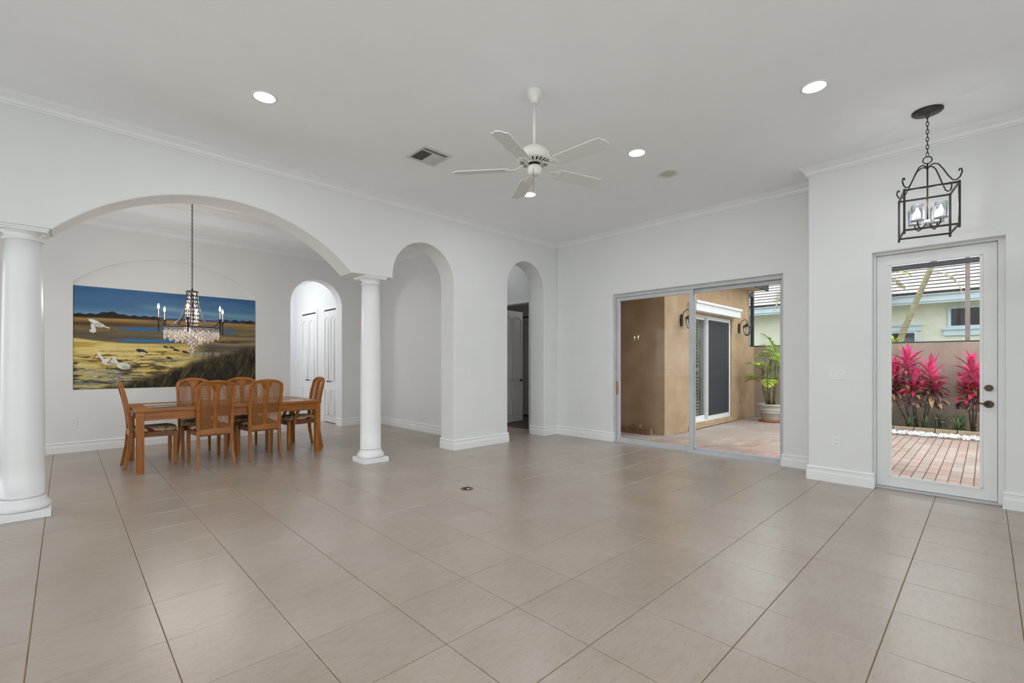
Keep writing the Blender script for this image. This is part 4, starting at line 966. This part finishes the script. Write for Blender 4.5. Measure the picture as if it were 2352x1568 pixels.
def painting():
    x0, x1, z0, z1 = NX0+.004, NX1-.004, NZ0+.003, 2.432
    t = thing('mural_painting', 'large marsh landscape painting with white wading birds set in the wall niche', 'painting', ((x0+x1)/2, YB+.034, z0))
    W_, H_ = x1-x0, z1-z0
    uu, vv = np.meshgrid(np.linspace(0,1,GU), np.linspace(0,1,GV))
    me = bpy.data.meshes.new('canvas')
    co = np.stack([(uu-.5)*W_, np.full_like(uu,-.022), (1-vv)*H_], -1).reshape(-1,3)
    idx = np.arange(GU*GV).reshape(GV,GU)
    q = np.stack([idx[:-1,:-1], idx[1:,:-1], idx[1:,1:], idx[:-1,1:]], -1).reshape(-1,4)
    me.vertices.add(len(co)); me.vertices.foreach_set('co', co.ravel())
    me.loops.add(q.size); me.loops.foreach_set('vertex_index', q.ravel())
    me.polygons.add(len(q)); me.polygons.foreach_set('loop_start', np.arange(0,q.size,4)); me.polygons.foreach_set('loop_total', np.full(len(q),4))
    me.update(calc_edges=True); me.validate()
    c = paint_colors(uu.ravel(), vv.ravel())/255.0
    c = np.where(c <= .04045, c/12.92, ((c+.055)/1.055)**2.4)
    at = me.color_attributes.new('print', 'FLOAT_COLOR', 'POINT')
    at.data.foreach_set('color', np.concatenate([c, np.ones((len(c),1))],1).astype(np.float32).ravel())
    m = mat('marsh_painting', (.5,.5,.5), .55, spec=.25)
    a = nd(m, 'ShaderNodeVertexColor', layer_name='print'); g = noise(m, coords(m,'Object',(1,1,1)), 140, 2)
    lk(m, mixc(m, .12, a.outputs['Color'], ramp(m, g, [(.3,(.35,.35,.35)),(.7,(.62,.62,.62))]), 'OVERLAY'), bsdf(m).inputs['Base Color'])
    me.materials.append(m)
    o = bpy.data.objects.new('canvas', me); C.objects.link(o); o.parent = t
    MB().box((-W_/2,-.0215,0),(W_/2,0,H_)).build('stretcher', M['wall'], t)
painting()

# ================================================================== DINING TABLE
TXc, TYc, TL, TWd, TH = -.535, 6.10, 2.14, 1.14, .752
tb = thing('dining_table', 'long honey oak dining table with inset smoked glass panels', 'table', (TXc, TYc, 0))
hx, hy = TL/2, TWd/2
for s in (-1,1):
    MB().box((-hx,s*hy,TH-.036),(hx,s*(hy-.15),TH)).build('top_rail', M['oak_x'], tb, bevel=.008, segs=3)
    MB().box((s*hx,-hy+.15,TH-.036),(s*(hx-.15),hy-.15,TH)).build('top_rail', M['oak_y'], tb, bevel=.004)
MB().box((-hx+.15,-.03,TH-.034),(hx-.15,.03,TH-.001)).build('top_bar', M['oak_x'], tb)
for s in (-1,1): MB().box((s*.006,-hy+.15,TH-.034),(s*.05,hy-.15,TH-.0005)).build('top_bar', M['oak_y'], tb)
for sx in (-1,1):
    for sy in (-1,1):
        MB().box((sx*.05,sy*.03,TH-.03),(sx*(hx-.15),sy*(hy-.15),TH-.004)).build('glass_panel', M['table_glass'], tb)
ax, ay = hx-.035, hy-.035
for s in (-1,1):
    MB().box((-ax+.03,s*ay,TH-.135),(ax-.03,s*(ay-.022),TH-.036)).box((-ax+.03,s*(ay+.006),TH-.060),(ax-.03,s*ay,TH-.046)).box((-ax+.03,s*(ay+.005),TH-.135),(ax-.03,s*ay,TH-.118)).build('apron', M['oak_x'], tb)
    MB().box((s*ax,-ay+.03,TH-.135),(s*(ax-.022),ay-.03,TH-.036)).box((s*(ax+.006),-ay+.03,TH-.060),(s*ax,ay-.03,TH-.046)).build('apron', M['oak_y'], tb)
lg = .070
for sx in (-1,1):
    for sy in (-1,1):
        x, y = sx*(hx-.012-lg/2), sy*(hy-.012-lg/2)
        L = MB().box((x-lg/2,y-lg/2,0),(x+lg/2,y+lg/2,TH-.036))
        for q in (-.02,.0,.02):
            L.box((x+q-.005,y-lg/2-.003,.03),(x+q+.005,y-lg/2,TH-.08)).box((x+lg/2,y+q-.005,.03),(x+lg/2+.003,y+q+.005,TH-.08)).box((x-lg/2-.003,y+q-.005,.03),(x-lg/2,y+q+.005,TH-.08))
        L.build('leg', M['oak'], tb, bevel=.004)

# ================================================================== CHAIRS (front faces +y)
def yb_(z):                      # rake of the back
    pts = [(0,-.285),(.12,-.262),(.25,-.238),(.45,-.222),(.60,-.232),(.80,-.262),(1.0,-.308),(1.12,-.340)]
    for (z0,y0),(z1,y1) in zip(pts, pts[1:]):
        if z <= z1: return y0+(y1-y0)*(z-z0)/(z1-z0)
    return pts[-1][1]
def make_chair(name, label, arms):
    t = thing(name, label, 'chair', group='oak cane-back dining chairs')
    bm_ = lambda out, t0, t1: MB().prism(out, lambda p:(p[0],yb_(p[1])+t0,p[1]), lambda p:(p[0],yb_(p[1])+t1,p[1]))
    for s in (-1,1):
        MB().bar([(s*.208,.215,0),(s*.212,.215,.2),(s*.214,.215,.435)], [.036,.042,.044],[.036,.042,.044]).build('leg', M['oak'], t, bevel=.004)
        zs = [0,.08,.16,.25,.35,.45]
        MB().bar([(s*(.196-.014*math.sin(PI*z/.9)), yb_(z), z) for z in zs], [.028,.030,.032,.034,.036,.036],[.034,.037,.040,.042,.044,.044]).build('leg', M['oak'], t, bevel=.003)
        zs = [.45,.55,.65,.75,.85,.95]
        MB().bar([(s*(.182+.012*(z-.45)/.5), yb_(z), z) for z in zs], [.036,.036,.036,.036,.036,.038], .036).build('back_post', M['oak'], t, bevel=.003)
    n = 16
    o1 = [(.213*math.cos(PI*k/n), .945+.135*max(0,math.sin(PI*k/n))**.62) for k in range(n+1)]
    i1 = [(.176*math.cos(PI*k/n), .945+.098*max(0,math.sin(PI*k/n))**.62) for k in range(n+1)]
    bm_(o1+i1[::-1], -.017, .017).build('top_rail', M['oak_x'], t, bevel=.004)
    bm_([(-.026,.46),(.026,.46),(.030,.70),(.033,.92),(.040,.97),(.062,1.005),(.075,1.04),(-.075,1.04),(-.062,1.005),(-.040,.97),(-.033,.92),(-.030,.70)], -.010, .010).build('splat', M['oak'], t, bevel=.002)
    bm_([(-.166,.395),(.166,.395),(.166,.47),(-.166,.47)], -.014, .016).build('lower_rail', M['oak_x'], t, bevel=.003)
    for s in (-1,1):
        cp = [(s*.030,.468),(s*.168,.468),(s*.176,.70),(s*.182,.92),(s*.170,.985),(s*.12,1.03),(s*.034,1.042)]
        bm_(cp if s > 0 else cp[::-1], -.0022, .0022).build('cane_panel', M['cane'], t)
    fr = MB()
    so = [(-.166,-.205),(.166,-.205),(.20,.05),(.215,.20),(.15,.238),(0,.250),(-.15,.238),(-.215,.20),(-.20,.05)]
    fr.prism(so, lambda p:(p[0],p[1],.375), lambda p:(p[0],p[1],.440)).build('seat_frame', M['oak_dark'], t, bevel=.004)
    rings = []
    for sc, z in ((.985,.440),(1.02,.452),(1.02,.470),(.97,.486),(.80,.497),(.4,.503),(.05,.504)):
        rings.append([(p[0]*sc,(p[1]-.02)*sc+.02,z) for p in so])
    MB().loft(rings).build('cushion', M['fabric'], t)
    if arms:
        for s in (-1,1):
            MB().bar([(s*.232,.145,.385),(s*.246,.130,.50),(s*.250,.10,.56),(s*.248,.09,.590)], .032, [.05,.044,.042,.05]).build('arm_support', M['oak'], t, bevel=.004)
            pth = [(s*.205,-.235,.592),(s*.226,-.10,.598),(s*.248,.05,.596),(s*.252,.14,.590),(s*.248,.17,.580)]
            a = MB(); rings = [[(p[0]-.022,p[1],p[2]-.012),(p[0]+.022,p[1],p[2]-.012),(p[0]+.020,p[1],p[2]+.012),(p[0]-.020,p[1],p[2]+.012)] for p in pth]
            a.loft(rings, smooth=False).build('armrest', M['oak_y'], t, bevel=.005)
    return t
ch = make_chair('dining_chair', 'cane-back oak chair at the painting-end head of table', False)
def place(c, x, y, rz, label=None):
    c.location = (x,y,0); c.rotation_euler = (0,0,rz)
    if label: c['label'] = label
place(ch, -1.385, 6.15, -PI/2, 'cane-back oak side chair at the table end away from the hall doorway')
c1 = copy_tree(ch); place(c1, -.815, 5.745, 0, 'cane-back oak side chair turned from the living room, farther from the hall')
c2 = copy_tree(ch); place(c2, -.235, 5.755, 0, 'cane-back oak side chair turned from the living room, nearer the hall doorway')
c3 = copy_tree(ch); place(c3, -.83, 6.50, PI, 'cane-back oak side chair on the painting side, farther from the hall')
c4 = copy_tree(ch); place(c4, -.20, 6.50, PI, 'cane-back oak side chair on the painting side, nearer the hall doorway')
arm = make_chair('dining_armchair', 'cane-back oak armchair at the table end beside the hall doorway', True)
place(arm, .415, 6.12, PI/2)

# ================================================================== CHANDELIER
def chain(mb, x, y, z0, z1, L=.034, w=.017, r_=.0032):
    n = max(1, int((z1-z0)/(L*.78))); st = (z1-z0)/n
    for k in range(n):
        zc = z0+(k+.5)*st; pts = []
        for q in range(10):
            a = 2*PI*q/10; px = w*.5*math.cos(a); pz = L*.55*math.sin(a)
            pts.append((x+px,y,zc+pz) if k % 2 else (x,y+px,zc+pz))
        mb.tube(pts, r_, 5, closed=True)
    return mb
CX, CY_ = -.955, 6.15
cd = thing('chandelier', 'dark iron six-candle chandelier draped with capiz shell strands', 'chandelier', (CX, CY_, 1.38))
z0_ = 1.38
def Z(z): return z-z0_
chain(MB(),0,0,Z(2.29),Z(ZT-.03)).build('chain', M['iron'], cd)['kind'] = 'stuff'
MB().lathe([(.0,Z(ZT)-.03),(.02,Z(ZT)-.03),(.06,Z(ZT)-.012),(.065,Z(ZT))],n=20).build('canopy', M['iron'], cd)
MB().lathe([(.006,Z(2.30)),(.012,Z(2.285)),(.012,Z(2.262)),(.068,Z(2.260)),(.072,Z(2.25)),(.072,Z(2.230)),(.066,Z(2.228)),(.0,Z(2.228))],n=24).build('crown_plate', M['iron'], cd)
MB().cyl((0,0,Z(1.72)),(0,0,Z(2.24)),.007,n=8).build('centre_rod', M['iron'], cd)
rz_ = Z(1.772); RR = .305
MB().tube([(RR*math.cos(2*PI*k/36),RR*math.sin(2*PI*k/36),rz_) for k in range(36)], .009, 8, closed=True).build('ring', M['iron'], cd)
A0 = math.radians(13.6)
for k in range(6):
    a = A0+k*PI/3; c, s = math.cos(a), math.sin(a)
    P_ = [(.062,2.235),(.072,2.12),(.098,1.99),(.145,1.875),(.21,1.80),(.29,1.785),(.345,1.81),(.37,1.85),(.385,1.868)]
    arm_o = MB().tube([(r_*c,r_*s,Z(z)) for r_, z in P_], .0085, 8).build('arm', M['iron'], cd)
    ex, ey = .385*c, .385*s
    MB().lathe([(.006,Z(1.69)),(.009,Z(1.70)),(.009,Z(1.86)),(.028,Z(1.868)),(.033,Z(1.878)),(.010,Z(1.880)),(.010,Z(1.985)),(.0,Z(1.985))],(ex,ey,0),14).build('candle', M['iron'], arm_o)
    MB().lathe([(.004,Z(1.985)),(.009,Z(1.995)),(.012,Z(2.010)),(.010,Z(2.028)),(.005,Z(2.046)),(.001,Z(2.055))],(ex,ey,0),12).build('bulb', M['bulb'], arm_o); lamp(arm_o, 'POINT', CHAND_W, (1.0,0.93,0.86), (ex,ey,Z(2.075)), .012)
bd = MB(); cap = MB(); r = random.Random(2)
def bead(mb, x, y, z, s, sz=1.0):
    mb.add([(x+s,y,z),(x-s,y,z),(x,y+s,z),(x,y-s,z),(x,y,z+s*sz),(x,y,z-s*sz)],[(0,2,4),(2,1,4),(1,3,4),(3,0,4),(2,0,5),(1,2,5),(3,1,5),(0,3,5)])
def shell(mb, x, y, z, s, a):
    c, q = math.cos(a)*s, math.sin(a)*s; t_ = .0012
    n = 7; vs_ = []
    for d in (-t_,t_):
        for k in range(n):
            th = 2*PI*k/n; vs_.append((x+c*math.cos(th)-math.sin(a)*d, y+q*math.cos(th)+math.cos(a)*d, z+s*1.35*math.sin(th)))
    mb.add(vs_, [tuple(range(n)), tuple(range(2*n-1,n-1,-1))]+[(k,(k+1)%n,n+(k+1)%n,n+k) for k in range(n)])
for k in range(14):                      # upper bell of strands
    a = 2*PI*k/14
    for q in range(26):
        u = q/25; rr = .060+.012*math.sin(PI*u); z = 2.225-.44*u
        (shell(cap, rr*math.cos(a), rr*math.sin(a), Z(z), .0085, r.uniform(0,PI)) if q % 3 == 0 else bead(bd, rr*math.cos(a), rr*math.sin(a), Z(z), .0075))
for (rad, n, top, ln) in ((.302,58,1.765,.16),(.245,46,1.765,.185),(.18,34,1.765,.21),(.11,22,1.765,.235),(.05,10,1.765,.30),(.015,4,1.765,.36)):
    for k in range(n):
        a = 2*PI*k/n+rad; L_ = ln*r.uniform(.82,1.05); m_ = int(L_/.022)
        for q in range(m_):
            z = top-q*.022-.012; x, y = rad*math.cos(a), rad*math.sin(a)
            if q > m_*.25 and (q+k) % 2: shell(cap, x, y, Z(z), .0125, r.uniform(0,PI))
            else: bead(bd, x, y, Z(z), .008, 1.2)
bead(cap, 0,0,Z(1.41),.016,1.7)
bd.build('crystal_beads', M['crystal'], cd)['kind'] = 'stuff'
cap.build('capiz_shells', M['capiz'], cd)['kind'] = 'stuff'

# ================================================================== LANTERN PENDANT
LX, LY = 3.18, -.908
ln = thing('lantern_pendant', 'black iron cage lantern pendant with four glass shades', 'pendant lamp', (LX, LY, 2.41), math.radians(11.5))
Zl = lambda z: z-2.41
MB().lathe([(.014,Zl(ZC)-.035),(.03,Zl(ZC)-.028),(.098,Zl(ZC)-.020),(.105,Zl(ZC)-.012),(.105,Zl(ZC))],n=32).build('canopy', M['iron'], ln)
chain(MB(),0,0,Zl(3.075),Zl(ZC)-.03,L=.04,w=.018,r_=.003).build('chain', M['bronze'], ln)['kind'] = 'stuff'
MB().tube([(0,.030*math.cos(2*PI*k/20),Zl(3.045)+.030*math.sin(2*PI*k/20)) for k in range(20)], .0045, 6, closed=True).build('ring', M['iron'], ln)
MB().cyl((0,0,Zl(2.50)),(0,0,Zl(3.02)),.006,n=8).build('centre_rod', M['bronze'], ln)
h, bt, tp, th_ = .171, Zl(2.425), Zl(2.765), .0075
for sx in (-1,1):
    for sy in (-1,1):
        MB().box((sx*h-th_,sy*h-th_,bt-.012),(sx*h+th_,sy*h+th_,tp+.012)).build('post', M['iron'], ln)
        MB().sphere((sx*h,sy*h,bt-.022),.010,10,6).build('finial', M['iron'], ln)
        pts = []
        for (u,z) in ((.03,2.975),(.10,2.990),(.22,2.995),(.36,2.975),(.52,2.915),(.66,2.85),(.80,2.80),(.92,2.79),(1.02,2.805),(1.08,2.84),(1.06,2.868),(1.01,2.872),(.985,2.855)):
            pts.append((sx*h*u, sy*h*u, Zl(z)))
        MB().tube(pts, .0055, 8).build('scroll', M['iron'], ln)
for z in (bt,tp):
    for s in (-1,1):
        MB().box((-h,s*h-th_*.8,z-th_),(h,s*h+th_*.8,z+th_)).build('frame_bar', M['iron'], ln)
        MB().box((s*h-th_*.8,-h,z-th_),(s*h+th_*.8,h,z+th_)).build('frame_bar', M['iron'], ln)
MB().lathe([(.0,Zl(2.475)),(.012,Zl(2.478)),(.026,Zl(2.50)),(.018,Zl(2.525)),(.008,Zl(2.53))],n=16).build('hub', M['alu'], ln)
for k in range(4):
    a = PI/4+k*PI/2; c, s = math.cos(a), math.sin(a); R4 = .105
    a_o = MB().tube([(.015*c,.015*s,Zl(2.50)),(.04*c,.04*s,Zl(2.465)),(.075*c,.075*s,Zl(2.452)),(.10*c,.10*s,Zl(2.475)),(R4*c,R4*s,Zl(2.512))],.005,8).build('arm', M['iron'], ln)
    MB().lathe([(.004,Zl(2.508)),(.045,Zl(2.514)),(.047,Zl(2.520)),(.014,Zl(2.521)),(.014,Zl(2.545)),(.0,Zl(2.545))],(R4*c,R4*s,0),18).build('cup', M['alu'], a_o)
    MB().lathe([(.007,Zl(2.545)),(.014,Zl(2.558)),(.0165,Zl(2.575)),(.013,Zl(2.598)),(.006,Zl(2.618)),(.001,Zl(2.628))],(R4*c,R4*s,0),14).build('bulb', M['bulb2'], a_o); lamp(a_o, 'POINT', LANT_W, (0.97,0.97,1.0), (R4*c,R4*s,Zl(2.648)), .012)
    MB().lathe([(.043,Zl(2.521)),(.046,Zl(2.56)),(.048,Zl(2.645)),(.046,Zl(2.645)),(.044,Zl(2.56)),(.041,Zl(2.523))],(R4*c,R4*s,0),22,caps=False).build('glass_shade', M['lamp_glass'], a_o)

# ================================================================== CEILING FAN
FX, FY = .515, 1.245
fn = thing('ceiling_fan', 'white five-blade ceiling fan hanging on a long downrod', 'ceiling fan', (FX, FY, 2.79))
Zf = lambda z: z-2.79
MB().lathe([(.062,Zf(ZC)),(.064,Zf(3.455)),(.056,Zf(3.42)),(.036,Zf(3.395)),(.034,Zf(3.385)),(.034,Zf(3.37)),(.020,Zf(3.362)),(.0,Zf(3.362))],n=28).build('canopy', M['fan_white'], fn)
MB().cyl((0,0,Zf(3.02)),(0,0,Zf(3.37)),.0125,n=14).build('downrod', M['fan_white'], fn)
MB().lathe([(.02,Zf(3.03)),(.05,Zf(3.022)),(.095,Zf(2.995)),(.118,Zf(2.965)),(.122,Zf(2.94)),(.118,Zf(2.925)),(.135,Zf(2.918)),(.138,Zf(2.905)),(.122,Zf(2.895)),(.075,Zf(2.885)),(.0,Zf(2.885))],n=36).build('motor_housing', M['fan_white'], fn)
vt = MB()
for k in range(20):
    a = 2*PI*k/20; c, s = math.cos(a), math.sin(a)
    vt.add([(r_*c-q*.006*s, r_*s+q*.006*c, Zf(z)) for r_, z in ((.080,2.8850),(.118,2.8925)) for q in (-1,1)], [(0,1,3,2)])
vt.build('vent_slots', M['dark'], fn)
MB().lathe([(.045,Zf(2.886)),(.045,Zf(2.872)),(.0,Zf(2.872))],n=20).build('hub_ring', M['dark'], fn)
MB().lathe([(.030,Zf(2.872)),(.052,Zf(2.862)),(.056,Zf(2.85)),(.056,Zf(2.825)),(.051,Zf(2.818)),(.051,Zf(2.80)),(.035,Zf(2.79)),(.0,Zf(2.79))],n=26).build('switch_housing', M['fan_white'], fn)
MB().cyl((-.046,-.030,Zf(2.66)),(-.046,-.030,Zf(2.83)),.0015,n=5).sphere((-.046,-.030,Zf(2.655)),.005,8,5).build('pull_chain', M['brass'], fn)
bo = [(.20,-.050),(.24,-.062),(.34,-.066),(.60,-.070),(.635,-.066),(.640,-.045),(.664,-.020),(.664,.020),(.640,.045),(.635,.066),(.60,.070),(.34,.066),(.24,.062),(.20,.050)]
bl_me = MB().prism(bo, lambda p:(p[0],p[1],-.003), lambda p:(p[0],p[1],.003)).mesh('blade'); bl_me.materials.append(M['blade'])
br = MB().prism([(.085,-.012),(.15,-.010),(.185,-.032),(.235,-.034),(.235,.034),(.185,.032),(.15,.010),(.085,.012)], lambda p:(p[0],p[1],-.009+max(0,.16-p[0])*.55), lambda p:(p[0],p[1],-.0035+max(0,.16-p[0])*.55))
for q in (-.024,0,.024): br.sphere((.222 if q else .235,q,-.010),.005,8,4)
br_me = br.mesh('blade_bracket'); br_me.materials.append(M['fan_white'])
for k in range(5):
    a = math.radians(-159+72*k)
    o = bpy.data.objects.new('blade', bl_me); C.objects.link(o); o.parent = fn; o.location = (0,0,Zf(2.842)); o.rotation_euler = (math.radians(-12),0,a)
    o2 = bpy.data.objects.new('blade_bracket', br_me); C.objects.link(o2); o2.parent = o

# ================================================================== CEILING FITTINGS
def can(x, y, label, z=ZC, lens='can_lens'):
    t = thing('recessed_downlight', label, 'downlight', (x,y,z), group='round recessed downlights in the living room ceiling')
    MB().lathe([(.098,0),(.098,-.003),(.090,-.006),(.079,-.005),(.079,0)],n=36,caps=False).build('trim_ring', M['trim'], t)
    n = 28; MB().add([(CAN_R*math.cos(2*PI*k/n),CAN_R*math.sin(2*PI*k/n),-.004) for k in range(n)], [tuple(range(n))]).build('lens', M[lens], t)
    lamp(t, 'AREA', CAN_W if lens == 'can_lens' else 2.2, COOL, (0,0,-.008), .074)
can(2.07,-.32,'lit recessed downlight in the ceiling close to the lantern pendant')
can(2.08,1.25,'lit recessed downlight between the fan and the round ceiling speaker')
can(2.13,2.83,'lit recessed downlight partly hidden by a fan blade')
can(-1.01,2.84,'lit recessed downlight in the ceiling above the wide arch')
can(-1.0,1.22,'lit recessed downlight overhead, just out of the camera view'); can(-1.0,-.32,'lit recessed downlight above the open floor behind the camera')
can(3.62,5.4,'added fill downlight in the vestibule behind the narrow arch',3.6,'fill_lens')  # added out of view to brighten the vestibule
bl_ = thing('bedroom_fill_light', 'added out-of-view globe light brightening the bedroom', 'fill light', (7.6,4.9,3.1))  # invented fixture, brightens the otherwise dark bedroom
MB().lathe([(.18,0),(.18,-.02),(.16,-.025)],n=28,caps=False).build('base', M['trim'], bl_)
MB().lathe([(.17,-.02),(.165,-.06),(.12,-.11),(.05,-.135),(.001,-.14)],n=28,caps=False).build('globe', M['bed_fill_lens'], bl_); lamp(bl_, 'POINT', 16.0, COOL, (0,0,-.26), .10)
hl = thing('hall_fill_light', 'added out-of-view globe light brightening the hall', 'fill light', (.35,9.5,3.2))  # invented fixture, stands in for the hall's unseen window light
MB().lathe([(.18,0),(.18,-.02),(.16,-.025)],n=28,caps=False).build('base', M['trim'], hl)
MB().lathe([(.17,-.02),(.165,-.06),(.12,-.11),(.05,-.135),(.001,-.14)],n=28,caps=False).build('globe', M['hall_fill_lens'], hl); lamp(hl, 'POINT', HALL_W, COOL, (0,0,-.26), .10)
sp = thing('ceiling_speaker', 'round beige ceiling speaker near the downlights', 'speaker', (2.80,1.275,ZC))
MB().lathe([(.125,0),(.125,-.004),(.118,-.008),(.082,-.008),(.080,-.005)],n=40,caps=False).build('bezel', M['fan_white'], sp)
MB().lathe([(.080,-.005),(.066,-.012),(.060,-.009),(.048,-.014),(.040,-.011),(.026,-.016),(.016,-.013),(.001,-.017)],n=36,caps=False).build('grille', M['speaker'], sp)
vn = thing('air_vent', 'square white ceiling air vent with angled louvres', 'air vent', (.570,2.805,ZC))
hv = .178; w = .038
b = MB()
for a, e in (((-hv,-hv),(hv,-hv+w)),((-hv,hv-w),(hv,hv)),((-hv,-hv+w),(-hv+w,hv-w)),((hv-w,-hv+w),(hv,hv-w))): b.box((a[0],a[1],-.010),(e[0],e[1],0))
b.build('frame', M['vent'], vn, bevel=.004)
MB().box((-hv+w,-hv+w,-.0015),(hv-w,hv-w,-.0005)).build('duct', M['dark'], vn)
iv = hv-w
MB().box((-iv,-iv+.045,-.014),(iv,-iv+.050,-.001)).build('divider', M['vent'], vn)
for k in range(2):
    y = -iv+.014+.018*k
    MB().prism([(-.009,-.013),(-.007,-.014),(.006,-.002),(.004,-.001)], lambda p:(-iv,y+p[0],p[1]), lambda p:(iv,y+p[0],p[1])).build('slat', M['vent'], vn)
for k in range(12):
    x = -iv+.012+k*(2*iv-.02)/11.5; s = 1 if k < 6 else -1
    MB().prism([(-.010*s,-.013),(-.008*s,-.0145),(.007*s,-.002),(.005*s,-.001)], lambda p:(x+p[0],-iv+.050,p[1]), lambda p:(x+p[0],iv,p[1])).build('slat', M['vent'], vn)

# ================================================================== SWITCHES, OUTLETS, FLOOR BOX
def plate(name, label, cat, loc, nrm, kind, gangs=1, group=None):
    rz = {'-y':0,'-x':-PI/2}[nrm]
    t = thing(name, label, cat, loc, rz, group)
    w_ = .036+.023*(gangs-1)
    MB().box((-w_,-.006,-.058),(w_,0,.058)).build('plate', M['plastic'], t, bevel=.003)
    for g in range(gangs):
        x = (g-(gangs-1)/2)*.046
        if kind == 'switch':
            MB().box((x-.0165,-.0075,-.033),(x+.0165,-.006,.033)).build('bezel', M['vent'], t)
            MB().prism([(-.012,-.030),(.0,-.030),(.0,.030),(-.008,.030)], lambda p:(x-.0145,p[0],p[1]), lambda p:(x+.0145,p[0],p[1])).build('rocker', M['plastic'], t)
        else:
            for z in (-.02,.02):
                o = MB().box((x-.017,-.0085,z-.014),(x+.017,-.006,z+.014)).build('socket', M['plastic'], t, bevel=.003)
                MB().box((x-.008,-.0088,z-.004),(x-.006,-.0084,z+.006)).box((x+.006,-.0088,z-.004),(x+.008,-.0084,z+.006)).box((x-.002,-.0088,z-.010),(x+.002,-.0084,z-.006)).build('slots', M['dark'], o)
OG, SG = 'white wall outlets', 'white rocker switches'
plate('light_switch','white rocker switch on the pier between two narrow arches','switch',(2.242,YA,1.172),'-y','switch',1,SG)
plate('wall_outlet','white outlet low on the pier between two narrow arches','outlet',(2.567,YA,.443),'-y','outlet',1,OG)
plate('light_switch','white rocker switch on the wall beside the sliding door','switch',(XS,3.365,1.16),'-x','switch',1,SG)
plate('wall_outlet','white outlet low on the wall beside the sliding door','outlet',(XS,3.755,.445),'-x','outlet',1,OG)
plate('light_switch','white triple rocker switch beside the front door','switch',(XE,-.14,1.172),'-x','switch',3,SG)
plate('wall_outlet','white outlet low on the wall beside the front door','outlet',(XE,-.136,.443),'-x','outlet',1,OG)
plate('wall_outlet','white outlet low on the wall under the marsh painting','outlet',(-2.093,YB,.443),'-y','outlet',1,OG)
plate('light_switch','white rocker switch beside the arched hall doorway','switch',(2.106,YB,1.167),'-y','switch',1,SG)
plate('wall_outlet','white outlet low on the plain dining side wall','outlet',(XD,6.93,.44),'-x','outlet',1,OG)
fo = thing('floor_outlet', 'round brass floor outlet set in a tile', 'floor outlet', (.795,2.447,0))
MB().lathe([(.066,.0),(.068,.002),(.066,.0045),(.058,.006),(.050,.0045),(.048,.003),(.0,.003)],n=32).build('ring', M['brass'], fo)
MB().lathe([(.047,.003),(.047,.0036),(.0,.0036)],(0,0,0),24).build('well', M['bronze'], fo)
MB().box((-.034,.004,.0036),(.034,.032,.006)).build('flap', M['dark'], fo); MB().box((-.016,-.028,.0036),(.012,-.006,.0055)).build('socket', M['plastic'], fo)
